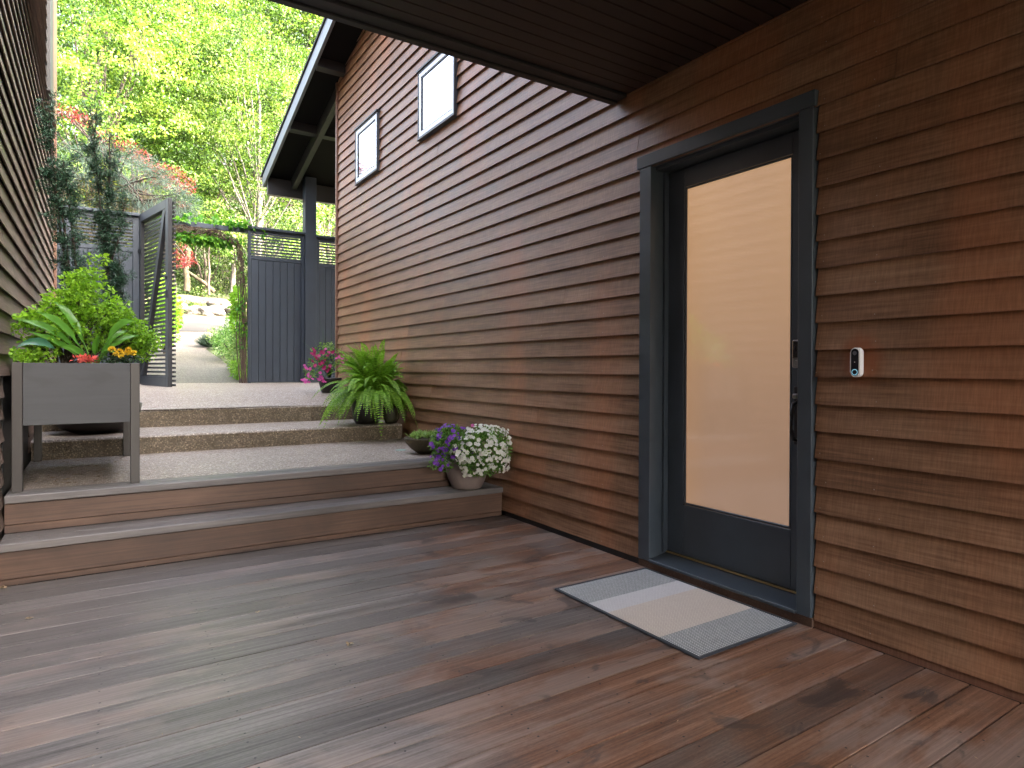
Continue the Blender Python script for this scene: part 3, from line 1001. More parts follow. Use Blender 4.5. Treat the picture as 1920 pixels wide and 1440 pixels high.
# ------------------------------------------------------------------ fences and gate
def fence_panel(t, x0, x1, z0, z1, zl, board_w, left_stile=.07, right_stile=.07, slat_pitch=.0415, slat_h=.021):
    yF = 9.0
    box('cap_rail', x0, x1, yF - .045, yF + .075, z1 - .035, z1, mat_fence, t, bev=.004)
    box('top_rail', x0 + left_stile, x1 - right_stile, yF, yF + .035, z1 - .088, z1 - .037, mat_fence, t, bev=.002)
    box('stile', x0, x0 + left_stile, yF - .004, yF + .04, z0, z1 - .037, mat_fence, t, bev=.003)
    box('stile', x1 - right_stile, x1, yF - .004, yF + .04, z0, z1 - .037, mat_fence, t, bev=.003)
    box('mid_rail', x0 + left_stile, x1 - right_stile, yF - .002, yF + .038, zl - .055, zl, mat_fence, t, bev=.002)
    z = zl + .012
    while z < z1 - .10:
        box('slat', x0 + left_stile, x1 - right_stile, yF + .008, yF + .026, z, z + slat_h, mat_fence, t)
        z += slat_pitch
    x = x0 + left_stile + .001
    n = max(1, round((x1 - right_stile - x) / board_w))
    w = (x1 - right_stile - x) / n
    for i in range(n):
        box('fence_board', x + i * w + .0028, x + (i + 1) * w - .0028, yF + .004 + rng.normal() * .001, yF + .024, z0 + .012 + rng.random() * .006, zl - .057, mat_fence, t, bev=.0025)
    box('backing_board', x0 + .01, x1 - .01, yF + .0565, yF + .066, z0 + .012, zl - .01, mat_fence, t)
    box('backing_rail', x0 + left_stile, x1 - right_stile, yF + .027, yF + .055, z0 + .15, z0 + .24, mat_fence, t)


fR = thing('right_fence', (2.2, 9.0, 1.0), 'slate blue board fence with slatted top between the open gate and the right house', 'fence')
fence_panel(fR, 1.653, 2.389, 1.0, 3.088, 2.71, .093, .038, .045)
fence_panel(fR, 2.548, 2.87, 1.0, 3.072, 2.69, .093, .05, .02)
fL = thing('left_fence', (0, 9.0, 1.0), 'slate blue board fence with slatted top behind the tall yews, left of the gate', 'fence')
fence_panel(fL, -.425, .412, 1.0, 3.080, 2.665, .16, .16, .075)
bm = bmesh.new(); add_box(bm, .62, 1.652, 9.0, 9.06, 3.0, 3.06, .003)
bm_obj('arch_beam', bm, mat_fence, fR)

# gate (hinged at x .42, y 9, swung towards the camera)
gA = np.array([.425, 8.985]); gB = np.array([.652, 7.925])
gdir = (gB - gA) / np.linalg.norm(gB - gA); GL = float(np.linalg.norm(gB - gA))
gate = thing('garden_gate', (gA[0], gA[1], 1.0), 'tall charcoal slatted garden gate standing half open with a diagonal brace', 'gate')
ORG[gate.name] = Vector((0, 0, 0))       # children are modelled in gate space: x along the leaf
gate.rotation_euler = (0, 0, math.atan2(gdir[1], gdir[0]))
mg = mat_gate
G0, G1 = -.008, 2.072
box('stile', 0, .06, -.022, .022, G0, G1, mg, gate, bev=.003)
box('stile', GL - .095, GL, -.022, .022, G0, G1, mg, gate, bev=.003)
box('top_rail', .0605, GL - .0955, -.022, .022, G1 - .10, G1, mg, gate, bev=.003)
box('bottom_rail', .0605, GL - .0955, -.022, .022, G0, G0 + .115, mg, gate, bev=.003)
bm = bmesh.new()
a = (.07, G0 + .12); b = (GL - .13, G1 - .105)
dx, dz = b[0] - a[0], b[1] - a[1]; ln = math.hypot(dx, dz); nxx, nzz = -dz / ln * .045, dx / ln * .045
pl = [(a[0] - nxx * .2, a[1]), (a[0] - nxx * 2, a[1]), (b[0] - nxx * .2 + .02, b[1]), (b[0] + nxx * 1.6, b[1])]
va = [bm.verts.new((p[0], -.021, p[1])) for p in pl]; vb = [bm.verts.new((p[0], .021, p[1])) for p in pl]
bm.faces.new(va); bm.faces.new(vb[::-1])
for i in range(4): bm.faces.new((va[i], vb[i], vb[(i + 1) % 4], va[(i + 1) % 4]))
bm_obj('brace', bm, mg, gate)
z = G0 + .01
slat_me = None
while z < G1 - .02:
    # the slats stand on the outer face and run past the free stile
    s = box('slat', -.002, GL + .045, .0235, .045, 0, .022, mg, gate) if slat_me is None else link_mesh('slat', slat_me, gate)
    slat_me = s.data
    s.location = (0, 0, z)
    z += .0478
for zz in (.25, 1.6):
    box('hinge', -.05, .12, -.032, -.0225, zz, zz + .05, mat_darkmetal, gate, bev=.002)
box('latch', GL - .07, GL - .04, -.04, -.0225, 1.18, 1.22, mat_darkmetal, gate, bev=.003)
box('latch_plate', GL - .075, GL - .02, -.03, -.0225, .98, 1.06, mat_darkmetal, gate, bev=.003)

# ------------------------------------------------------------------ vine over the arch
vine = thing('climbing_vine', (1.6, 9.05, 1.0), 'twisting brown stemmed vine with bright leaves draped over the gateway arch', 'vine')
T = Tubes()
for i in range(17):
    x0 = 1.60 + rng.normal() * .022
    pts = []
    top = 3.0 + rng.normal() * .02
    ph = rng.random() * 6
    for t in np.linspace(0, 1, 16):
        if t < .45:
            q = t / .45
            pts.append((x0 - .05 * q ** 3 + .022 * math.sin(ph + q * 9), 9.02 + .03 * math.cos(ph + q * 8), 1.0 + (top - 1.15) * q))
        else:
            q = (t - .45) / .55
            pts.append((x0 - .05 - q * (.55 + .4 * (i % 3) / 2) + .02 * math.sin(ph + q * 11), 9.0 + .05 * math.cos(ph + q * 9), top - .13 * (1 - min(1, q * 3)) - .05 + .035 * math.sin(ph * 2 + q * 13)))
    T.add(pts, .003 + .0035 * rng.random(), 5)
T.obj('stem', mat_vinewood, vine)
L = Leaves()
for i in range(30):
    x = .60 + rng.random() * 1.1
    cloud(L, (x, 9.03, 3.06 + rng.random() * .06), (.10, .10, .035), 15, .055, .75, 1.0)
for i in range(22):
    x = .85 + rng.random() * .62
    cloud(L, (x, 9.03, 2.90 - .06 * rng.random()), (.08, .08, .06), 26, .058, .7, .6, .4, -.9)
for i in range(20):
    cloud(L, (1.58 + rng.normal() * .02, 9.02, 1.5 + 1.4 * rng.random()), (.035, .05, .1), 7, .05, .6, .2)
cloud(L, tuple(at(495, 440, 8.97)), (.03, .03, .05), 10, .05, .7)
L.obj('leaf', mat_leaf_vine, vine, kind='stuff')

FY = 11.2 / 9.0


def to_fence_plane(root):
    """these things were measured on a plane 9 m away; the fence really stands at y = 11.2, so they are that much bigger"""
    done = set()
    for o in root.children:
        if o.data and o.data.name not in done:
            o.data.transform(Matrix.Scale(FY, 4)); done.add(o.data.name)
        o.location = o.location * FY
    root.location = Vector((root.location.x * FY, root.location.y * FY, 1.2 + (root.location.z - 1.2) * FY))


for r_ in (fR, fL, gate, vine): to_fence_plane(r_)

# ------------------------------------------------------------------ planting beyond the gate
def shrub(name, label, cat, c, rad, n, leaf, mat, aspect=.5, group=None, stems=5, up=.6, shell=.5, zdir=.1, clumps=10):
    t = thing(name, (c[0], c[1], c[2] - rad[2]), label, cat, group)
    L = Leaves(); T = Tubes()
    for i in range(clumps):
        u = rdir(1)[0] * .62
        cc = (c[0] + u[0] * rad[0], c[1] + u[1] * rad[1], c[2] + u[2] * rad[2])
        cloud(L, cc, tuple(r * .5 for r in rad), n // clumps, leaf, aspect, up, shell, zdir)
        if i < stems:
            T.add([(c[0], c[1], c[2] - rad[2]), ((c[0] * 2 + cc[0]) / 3, (c[1] * 2 + cc[1]) / 3, (c[2] - rad[2] + cc[2]) / 2), cc], [.012, .009, .004], 5)
    L.obj('foliage', mat, t, kind='stuff')
    T.obj('stem', mat_bark, t)
    return t


shrub('border_shrub', 'bushy pale green variegated shrub beside the path just past the gate', 'shrub', tuple(at(450, 655, 12.1)), (.28, .45, .42), 2600, .05, mat_leaf_shrub, .35)
shrub('border_shrub', 'fresh green shrub in the path border behind the variegated one', 'shrub', tuple(at(438, 632, 13.2)), (.36, .5, .45), 2600, .055, mat_leaf_soft, .35)
shrub('border_shrub', 'rounded yellow green shrub near the tip of the path border', 'shrub', tuple(at(418, 642, 14.1)), (.34, .45, .34), 1700, .05, mat_leaf_shrub, .35)
shrub('border_shrub', 'low fern like plant at the foot of the right gate post', 'shrub', tuple(at(454, 692, 11.65)), (.16, .28, .24), 900, .09, mat_leaf_fern, .2)
shrub('border_shrub', 'bright leafy bush climbing beside the arch post beyond the fence', 'shrub', tuple(at(457, 588, 11.8)), (.20, .3, .55), 1400, .07, mat_leaf_lime, .5)
t = thing('grass_clump', tuple(at(396, 650, 14.9)), 'blue green tufted grass at the tip of the path border', 'grass clump')
L = Leaves()
n = 500
a = rng.random(n) * 6.28; r = rng.random(n)
bp = np.array(at(396, 652, 14.9))
P = np.stack([np.cos(a) * .05, np.sin(a) * .05, np.zeros(n)], 1) + bp
D = np.stack([np.cos(a) * (.3 + r), np.sin(a) * (.3 + r), 1.0 - .5 * r], 1)
L.add(P, D, rdir(n), .34, .016)
L.obj('blade', mat_leaf_pine, t, kind='stuff')
shrub('hedge_bush', 'lime green bush seen between the open gate and the drive', 'bush', (1.05, 14.0, 2.2), (.28, .5, .8), 2000, .07, mat_leaf_lime, .55)
shrub('hedge_bush', 'green bush glimpsed through the slats of the open gate', 'bush', (.45, 12.7, 1.9), (.4, .6, .8), 2200, .07, mat_leaf_green, .55)

# rocks and ground cover on the bank
def rock(c, s, label=None):
    bm = bmesh.new()
    bmesh.ops.create_icosphere(bm, subdivisions=3, radius=1)
    o1, o2, o3 = rng.random(3) * 10
    for v in bm.verts:
        p = v.co
        k = 1 + .16 * math.sin(p.x * 3.1 + o1) * math.cos(p.y * 2.7 + o2) + .12 * math.sin(p.z * 4.3 + o3) + .06 * math.sin(p.x * 9 + p.y * 8 + o1)
        v.co = Vector((c[0] + p.x * k * s[0], c[1] + p.y * k * s[1], c[2] + p.z * k * s[2]))
    o = bm_obj('boulder', bm, mat_rock, org=(c[0], c[1], c[2] - s[2]))
    return o


rocks = [((333, 577), (.30, .2, .16), 'pale boulder at the left end of the rock edge across the drive'),
         ((352, 583), (.26, .2, .14), 'small boulder low in the rock edge beside the left green cushion'),
         ((372, 584), (.30, .2, .15), 'boulder in the middle of the rock edge below the green cushions'),
         ((391, 585), (.34, .2, .17), 'speckled tan boulder low in the rock edge, right of centre'),
         ((403, 584), (.26, .2, .17), 'dark blotched boulder beside the speckled tan one'),
         ((412, 574), (.36, .3, .20), 'large dark boulder standing higher on the lawn bank'),
         ((428, 578), (.36, .25, .20), 'broad brown boulder near the right gate post'),
         ((438, 583), (.24, .2, .14), 'small pale boulder at the right end of the rock edge')]
for (px, py), s, lab in rocks:
    p = at(px, py, 20.5 + (585 - py) * .04)
    o = rock((p.x, p.y, p.z), s); tag(o, lab, 'boulder', 'boulders edging the lawn bank')
for (px, py), s, lab in [((341, 581), (.34, .2, .13), 'flat green cushion plant at the left of the rock edge'),
                         ((369, 577), (.32, .2, .14), 'green cushion plant between the middle boulders'),
                         ((400, 573), (.42, .25, .18), 'largest green cushion plant, on top of the right boulders'),
                         ((352, 572), (.30, .2, .12), 'grey green heather tuft above the left cushion plant')]:
    p = at(px, py, 20.45 + (585 - py) * .04)
    shrub('cushion_plant', lab, 'plant', tuple(p), s, 900, .05, mat_leaf_mid if 'grey' in lab else mat_leaf_green, .3, 'cushion plants on the rock edge', 3, .8, .7)

# ------------------------------------------------------------------ trees
def curve_pts(a, b, bend, n=7):
    a = np.array(a, float); b = np.array(b, float)
    t = np.linspace(0, 1, n)[:, None]
    off = rng.normal(size=3) * bend
    return a + (b - a) * t + np.sin(t * np.pi) * off + rng.normal(size=(n, 3)) * bend * .12


def tree(name, label, x, y, h, r, leafmat, barkmat, nclump, per, leaf, group, flat=.35, c0=.3, trunk_r=.14, aspect=.6, cat='tree', up=1.4, z0=None, lean=0.):
    z0 = float(ter(x, y)) - .1 if z0 is None else z0
    t = thing(name, (x, y, z0), label, cat, group)
    T = Tubes(); L = Leaves()
    top = np.array([x + lean, y, z0 + h])
    tr = curve_pts((x, y, z0), top * [1, 1, 1] - [0, 0, h * .15], .25, 10)
    T.add(tr, np.linspace(trunk_r, trunk_r * .25, 10), 8)
    for i in range(nclump):
        # clumps spread through an egg shaped crown
        zf = c0 + (1 - c0) * rng.random() ** .8
        rr = r * math.sqrt(max(.05, 1 - ((zf - c0) / (1 - c0) * 1.05 - .35) ** 2 * 1.3)) * (.35 + .65 * math.sqrt(rng.random()))
        a = rng.random() * 6.283
        cc = np.array([x + lean * zf + rr * math.cos(a), y + rr * math.sin(a), z0 + h * zf])
        s = r * (.12 + .11 * rng.random())
        cloud(L, cc, (s, s, s * flat), per, leaf, aspect, up, .35, -.25)
        if i % 16 == 0:
            k = int(np.clip(zf * 7, 1, 8))
            T.add(curve_pts(tr[max(0, k - 2)], cc, .15, 6), np.linspace(trunk_r * .35, .01, 6), 5)
    T.obj('trunk', barkmat, t)
    L.obj('crown', leafmat, t)
    return t


G1_ = 'trees of the wood beyond the drive'
tree('maple_tree', 'big golden green maple filling the upper left behind the yews', .2, 26.5, 10.5, 3.6, mat_leaf_maple, mat_bark, 430, 140, .105, G1_, .30, .16)
tree('maple_tree', 'yellow green maple in the middle of the wood, above the gateway', 3.2, 28.5, 10.5, 3.3, mat_leaf_maple, mat_bark, 330, 130, .10, G1_, .32, .2)
tree('leafy_tree', 'fresh green tree with pale branches left of the right roof corner', 5.0, 25.5, 10.0, 3.0, mat_leaf_green, mat_palebark, 420, 130, .09, G1_, .6, .14)
tree('leafy_tree', 'light green tree glimpsed under the right roof eave beside the post', 8.6, 28.0, 9.5, 3.2, mat_leaf_maple, mat_bark, 170, 100, .11, G1_, .5, .1)
tree('leafy_tree', 'small mid green tree directly behind the lawn bank, in line with the gateway', 3.1, 25.4, 3.6, 1.6, mat_leaf_green, mat_bark, 60, 60, .11, G1_, .5, .35, .08)
back = [(-.6, 36, 13, 4.2, mat_leaf_maple), (3.5, 38, 15, 4.2, mat_leaf_green), (7.6, 36, 15, 4.2, mat_leaf_green), (11.5, 37, 15, 4.2, mat_leaf_mid),
        (.8, 48, 17, 5, mat_leaf_green), (6.4, 50, 18, 5.5, mat_leaf_mid), (12, 49, 18, 5.5, mat_leaf_green), (17, 46, 18, 5, mat_leaf_mid), (3.6, 60, 18, 6, mat_leaf_maple), (11, 62, 19, 6, mat_leaf_green)]
blab = ['tall golden tree on the slope at the far left of the wood', 'tall green tree on the slope behind the middle maple', 'tall green tree on the slope left of the roof corner',
        'tall dark green tree on the slope hidden mostly by the right roof', 'very tall green tree high on the hill at the left', 'very tall mid green tree high on the hill in the middle',
        'very tall green tree high on the hill near the roof', 'very tall dark tree high on the hill at the right', 'farthest golden tree on the hilltop at the left', 'farthest green tree on the hilltop at the right']
for (x, y, h, r, mt), lb in zip(back, blab):
    tree('forest_tree', lb, x, y, h, r, mt, mat_bark, 250, 110, .16 if y < 45 else .24, G1_, .45, .12, .2)
for x_, y_, r_c, lb in ((12.0, -7.0, 5.0, 'unseen dark evergreen added behind the right house to shade the left wall, nearer the porch'), (16.2, -3.4, 4.4, 'unseen dark evergreen added behind the right house to shade the path, nearer the wood')):  # unseen evergreens added to keep sun off the left wall and path
    tree('forest_tree', lb, x_, y_, 25, r_c, mat_leaf_dark, mat_bark, 420, 80, .42, 'trees around the houses', .5, .25, .25, z0=.0)
# low trees to the left of the wood (seen in the upper windows)
for x, y, h, r, mt, lb in [(-3.4, 20, 5.2, 1.7, mat_leaf_green, 'low green tree left of the drive behind the left house'),
                           (-7.5, 24, 4.5, 2.2, mat_leaf_maple, 'low golden tree farther left behind the left house'),
                           (-2.7, 23.5, 5.0, 1.6, mat_leaf_orange, 'low orange tree behind the left house near the golden maple')]:
    tree('garden_tree', lb, x, y, h, r, mt, mat_bark, 60, 60, .14, 'trees around the houses', .5, .2, .08)

# red japanese maple behind the weeping pine
t = thing('red_maple', (1.5, 17.0, 2.0), 'red leaved maple showing around the weeping pine and through the gateway', 'tree')
L = Leaves(); T = Tubes()
trunk = [(1.5, 17, 2.0), (1.45, 17, 3.2), (1.2, 17, 4.4), (.7, 17, 5.2), (.1, 17, 6.0), (-.5, 17, 6.6)]
T.add(trunk, [.09, .08, .07, .05, .035, .02], 7)
for px, py, s in [(118, 208, .30), (135, 216, .26), (152, 224, .22), (240, 276, .2), (262, 290, .2), (285, 308, .26), (300, 316, .26), (318, 324, .30), (335, 330, .30), (348, 342, .28),
                  (330, 348, .3), (312, 340, .3), (350, 356, .2), (300, 335, .3), (280, 330, .3), (345, 384, .12), (330, 430, .3), (340, 452, .3), (326, 470, .3), (345, 478, .22), (352, 490, .16), (336, 492, .22), (355, 448, .2), (250, 300, .3), (200, 260, .3)]:
    c = at(px, py, 17 + rng.normal() * .3)
    cloud(L, tuple(c), (s, s, s * .45), 90, .085, .3, 1.0, .3, -.3)
    T.add(curve_pts(trunk[2 + (px < 320) + (px < 200)], tuple(c), .1, 5), np.linspace(.025, .006, 5), 4)
T.obj('trunk', mat_bark, t)
L.obj('crown', mat_leaf_red, t)

# weeping pine
t = thing('weeping_pine', (.5, 12.6, 1.5), 'feathery blue green weeping pine with straw coloured inner needles behind the left fence', 'tree')
L = Leaves(); L2 = Leaves(); T = Tubes()
T.add([(.4, 12.7, 1.4), (.35, 12.7, 2.6), (.2, 12.7, 3.8), (-.1, 12.7, 4.8)], [.09, .08, .06, .03], 7)
outline = np.array([(105, 235), (170, 252), (215, 258), (255, 275), (290, 300), (320, 335), (345, 365), (365, 400)], float)
for i in range(280):
    q = rng.random() * (len(outline) - 1); k = int(q); f = q - k
    ex, ey = outline[k] * (1 - f) + outline[k + 1] * f
    depth = rng.random() ** .8
    py = ey + 6 + depth * (420 - ey); px = ex - depth * 30 + rng.normal() * 8
    c = np.array(at(px, py, 12.6 + rng.normal() * .45))
    n = 46
    P = c + rng.normal(size=(n, 3)) * [.07, .07, .04]
    D = np.stack([rng.normal(size=n) * .35 + .1, rng.normal(size=n) * .35, -1.0 + rng.normal(size=n) * .3 + (.9 if depth < .25 else 0)], 1)
    (L2 if (depth > .45 and rng.random() < .62) else L).add(P, D, rdir(n), .20 + .12 * rng.random(n), .007, .05)
    if i % 3 == 0: T.add(curve_pts((.2, 12.7, 3.0 + 1.4 * rng.random()), c, .12, 5), np.linspace(.02, .005, 5), 4)
T.obj('trunk', mat_bark, t)
L.obj('needles', mat_leaf_pine, t, kind='stuff')
L2.obj('inner_needles', mat_leaf_straw, t, kind='stuff')

# bamboo behind the left fence
t = thing('yellow_bamboo', (.1, 9.9, 1.2), 'yellow leaved bamboo rising behind the left fence between the yews', 'bamboo')
L = Leaves(); T = Tubes()
for i in range(9):
    x = -.30 + rng.random() * .62; y = 9.6 + rng.random() * .5; hh = 3.2 + rng.random() * .75
    T.add([(x, y, 1.1), (x + .02, y, 2.3), (x + rng.normal() * .08, y, hh)], [.009, .008, .004], 5)
    for j in range(13):
        zz = hh - j * .11
        n = 8
        P = np.tile([x, y, zz], (n, 1)) + rng.normal(size=(n, 3)) * .03
        D = np.stack([rng.normal(size=n), rng.normal(size=n), rng.normal(size=n) * .4 - .1], 1)
        L.add(P, D, rdir(n, .6), .12 + .06 * rng.random(n), .018)
T.obj('cane', mat_leaf_bamboo, t)
L.obj('leaf', mat_leaf_bamboo, t, kind='stuff')
to_fence_plane(t)

# understory of the wood
L = Leaves()
for i in range(360):
    x = -4 + rng.random() * 20; y = 25.2 + rng.random() * 9
    z = float(ter(x, y))
    s = .35 + .5 * rng.random()
    cloud(L, (x, y, z + s * .5), (s, s, s * .8), 42, .13, .45, .8)
for i in range(170):
    x = .5 + rng.random() * 6.5; y = 24.7 + rng.random() * 2.5
    s = .22 + .35 * rng.random()
    cloud(L, (x, y, float(ter(x, y)) + .1 + rng.random() ** 1.3 * 2.0), (s, s, s * .7), 60, .085, .5, .8)
o = L.obj('understory', mat_leaf_mid); o['kind'] = 'stuff'; tag(o, 'green undergrowth at the foot of the wood above the lawn bank', 'undergrowth')
# trunks seen through the gateway
def bare_trunk(label, pts, r, mat):
    t = thing('tree_trunk', tuple(pts[0]), label, 'tree trunk')
    T = Tubes(); T.add(np.array(pts), np.linspace(r, r * .6, len(pts)), 8)
    T.obj('trunk', mat, t)


P_ = lambda *q: [tuple(at(x, y, Y)) for x, y, Y in q]
bare_trunk('thick tan brown trunk at the left of the gateway view above the lawn', P_((350, 546, 24.4), (351, 525, 24.4), (348, 505, 24.4), (354, 470, 24.5), (350, 430, 24.8)), .11, mat_mossbark)
bare_trunk('slanting mossy trunk leaning across the gateway view', P_((402, 548, 24.2), (385, 532, 24.3), (365, 518, 24.4), (345, 505, 24.6)), .075, mat_mossbark)
bare_trunk('slim upright reddish trunk at the right side of the lawn bank', P_((392, 553, 23.9), (391, 530, 23.9), (393, 510, 24.0), (391, 480, 24.1), (395, 440, 24.2)), .045, mat_bark)
bare_trunk('thin curved dark trunk behind the slim reddish one', P_((378, 520, 24.9), (373, 500, 24.9), (366, 484, 24.9), (368, 450, 25)), .04, mat_bark)
bare_trunk('grey trunk at the right edge of the gateway view', P_((436, 552, 24.9), (437, 520, 24.9), (439, 480, 24.9), (438, 440, 25)), .10, mat_palebark)

# ------------------------------------------------------------------ yews in a bowl behind the planter
bowl = lathe('yew_bowl', [(.0, .0), (.16, 0), (.27, .05), (.35, .17), (.37, .26), (.35, .27), (.33, .22), (0, .22)], mat_pot_black, c=(-.03, 6.92, .612), org=(-.03, 6.92, .612))
tag(bowl, 'wide black bowl on the concrete step behind the grey planter', 'bowl')


def yew(label, stems, base, n_per):
    t = thing('yew_tree', base, label, 'yew', 'slender yews by the left fence')
    T = Tubes(); L = Leaves()
    for pts, dens, wid in stems:
        P = np.array([tuple(at(x, y, 6.92 + dy)) for x, y, dy in pts])
        pts2 = np.vstack([[base[0] + rng.normal() * .03, base[1], base[2]], P])
        T.add(pts2, np.linspace(.014, .005, len(pts2)), 6)
        seg = np.linalg.norm(np.diff(P, axis=0), axis=1); cum = np.concatenate([[0], np.cumsum(seg)])
        for i in range(int(dens * .72)):
            s = rng.random() * cum[-1]
            k = min(len(P) - 2, int(np.searchsorted(cum, s) - 1) if s > 0 else 0); k = max(k, 0)
            f = (s - cum[k]) / seg[k]
            c = P[k] * (1 - f) + P[k + 1] * f
            out = rdir(1, .5)[0] * wid * (.2 + 1.15 * rng.random())
            tip = c + out
            T.add([c, tip], [.003, .0015], 3)
            m_ = 5
            for q in range(m_):
                cc = c + out * (.35 + .65 * q / (m_ - 1))
                n = n_per
                PP = cc + rng.normal(size=(n, 3)) * .016
                D = unit(out + rng.normal(size=(n, 3)) * .09)
                L.add(PP, D + rng.normal(size=(n, 3)) * .5, rdir(n, .6), .030 + .014 * rng.random(n), .007)
    T.obj('stem', mat_bark, t)
    L.obj('foliage', mat_leaf_yew, t, kind='stuff')


yew('left dark yew with two drooping leaders against the left house siding',
    [([(135, 600, 0), (125, 500, 0), (112, 430, 0), (105, 360, 0), (98, 290, 0), (92, 230, 0), (92, 190, 0)], 190, .12),
     ([(150, 560, 0), (140, 480, 0), (132, 400, 0), (125, 340, 0), (118, 300, 0)], 130, .13),
     ([(120, 420, 0), (100, 350, 0), (80, 305, 0)], 45, .07)], (-.12, 6.92, .8), 9)
yew('right dark yew with a forked top in front of the left fence',
    [([(205, 620, 0), (202, 540, 0), (198, 470, 0), (190, 400, 0), (182, 330, 0), (176, 270, 0), (182, 212, 0)], 210, .13),
     ([(205, 560, 0), (200, 450, 0), (203, 370, 0), (206, 310, 0), (205, 255, 0)], 110, .10),
     ([(215, 560, 0), (222, 520, 0), (225, 490, 0)], 60, .12),
     ([(205, 500, 0), (222, 450, 0), (232, 390, 0), (235, 370, 0)], 40, .08)], (.10, 6.92, .8), 9)

# ------------------------------------------------------------------ planter box
pb = thing('planter_box', (-.11, 5.5, .455), 'raised grey wood planter box on brown legs at the left of the steps', 'planter')
PX0, PX1, PY0, PY1, PZ1 = -.438, .219, 4.775, 6.33, 1.231
for x0 in (PX0, PX1 - .052):
    for y0 in (PY0, PY1 - .06):
        box('leg', x0, x0 + .052, y0, y0 + .06, .4565, PZ1, mat_planterleg, pb, bev=.002)
box('panel', PX0 + .053, PX1 - .053, PY0 + .006, PY0 + .026, .852, PZ1 - .002, mat_planter, pb, bev=.0015)
box('panel', PX0 + .053, PX1 - .053, PY1 - .026, PY1 - .006, .852, PZ1 - .002, mat_planter, pb)
box('panel', PX0 + .006, PX0 + .026, PY0 + .061, PY1 - .061, .852, PZ1 - .002, mat_planter, pb)
box('panel', PX1 - .026, PX1 - .006, PY0 + .061, PY1 - .061, .852, PZ1 - .002, mat_planter, pb)
box('floor', PX0 + .027, PX1 - .027, PY0 + .028, PY1 - .028, .86, .88, mat_planterleg, pb)
box('soil', PX0 + .028, PX1 - .028, PY0 + .029, PY1 - .029, 1.10, 1.195, mat_soil, pb)

# leafy barberry style shrub
t = thing('leafy_shrub', (-.2, 5.15, 1.19), 'bushy lime green small leaved shrub in the back of the planter box', 'shrub')
T = Tubes(); L = Leaves()
for px, py, Y in [(150, 535, 5.3), (125, 560, 5.3), (175, 560, 5.3), (200, 575, 5.3), (110, 590, 5.2), (75, 590, 5.1), (60, 605, 5.1), (95, 615, 5.1), (140, 590, 5.2), (175, 600, 5.3), (205, 610, 5.3), (85, 635, 5.1),
                  (125, 625, 5.1), (160, 630, 5.2), (225, 620, 5.4), (245, 625, 5.5), (258, 640, 5.5), (270, 648, 5.5), (240, 650, 5.5), (150, 560, 5.2), (185, 585, 5.2), (100, 575, 5.2), (165, 520, 5.3), (130, 600, 5.3), (190, 640, 5.3), (60, 650, 5.1), (70, 665, 5.0), (160, 545, 5.4), (215, 595, 5.4), (262, 625, 5.5)]:
    c = np.array(at(px, py, Y))
    b = np.array([-.2 + rng.normal() * .02, 5.15, 1.18])
    T.add(curve_pts(b, c, .03, 6), np.linspace(.009, .002, 6), 5)
    for q in range(5):
        cc = c + rng.normal(size=3) * .04
        T.add(curve_pts((b + c * 2) / 3, cc, .02, 4), np.linspace(.003, .001, 4), 3)
        cloud(L, cc, (.08, .08, .035), 60, .027, .72, 1.6, .2, -.1)
T.obj('stem', mat_bark, t)
L.obj('leaf', mat_leaf_lime, t, kind='stuff')


def big_leaf(name, pts, wid, mat, parent, side):
    """broad leaf: spine points, half width profile, side vector"""
    pts = np.array(pts, float); n = len(pts)
    side = np.array(side, float)
    V = []
    for i in range(n):
        t_ = i / (n - 1)
        w = wid * (math.sin(math.pi * min(1, t_ * 1.02) ** .75) + .02) * (1 - .15 * t_)
        tan_ = pts[min(n - 1, i + 1)] - pts[max(0, i - 1)]
        nrm = unit(np.cross(tan_, side)); nrm = nrm * (1 if nrm[2] > 0 else -1)
        for q in (-1, -.5, 0, .5, 1):
            V.append(pts[i] + side * w * q + nrm * (abs(q) ** 1.5) * w * .30 + nrm * .004 * math.sin(i * 2.2 + q * 3))
    Fi = [(i * 5 + j, i * 5 + j + 1, (i + 1) * 5 + j + 1, (i + 1) * 5 + j) for i in range(n - 1) for j in range(4)]
    o = obj_fast(name, V, Fi, 4, mat, parent, smooth=True)
    return o


def bez(a, b, c, n=11):
    a, b, c = (np.array(v, float) for v in (a, b, c)); t_ = np.linspace(0, 1, n)[:, None]
    return (1 - t_) ** 2 * a + 2 * t_ * (1 - t_) * b + t_ ** 2 * c


t = thing('broad_leaf_plant', (-.02, 5.05, 1.19), 'plant with large arching paddle shaped green leaves in the front of the planter box', 'plant')
T = Tubes()
base = np.array([-.03, 5.02, 1.19])
specs = [((256, 603), 4.95, .040, 34, (0, .55, .85)), ((240, 622), 5.1, .036, 20, (0, .7, .7)), ((225, 645), 4.9, .032, 8, (.2, .5, .8)),
         ((66, 585), 4.95, .036, 25, (.0, .5, .85)), ((28, 600), 4.95, .030, 26, (0, .5, .85)), ((50, 622), 4.95, .028, 10, (0, .6, .8)),
         ((218, 668), 4.9, .026, 30, (.3, .3, .9)), ((185, 628), 4.9, .028, 12, (.7, .5, .3)), ((262, 630), 5.1, .030, 20, (0, .6, .8)), ((110, 650), 4.9, .024, 14, (.3, .5, .7)), ((100, 566), 5.1, .036, 26, (.3, .5, .8))]
for (px, py), Y, w, arch, side in specs:
    tip = np.array(at(px, py, Y))
    mid = (base + tip) / 2 + [0, 0, arch * .005 + .03]
    pts = bez(base, mid, tip, 13)
    big_leaf('leaf', pts[3:], w, mat_leaf_big, t, unit(np.array(side)))
    T.add(pts[:5], np.linspace(.006, .003, 5), 5)
pts = bez(base + [-.1, 0, 0], np.array(at(80, 628, 4.9)) + [0, 0, .05], np.array(at(26, 655, 4.82)), 13)
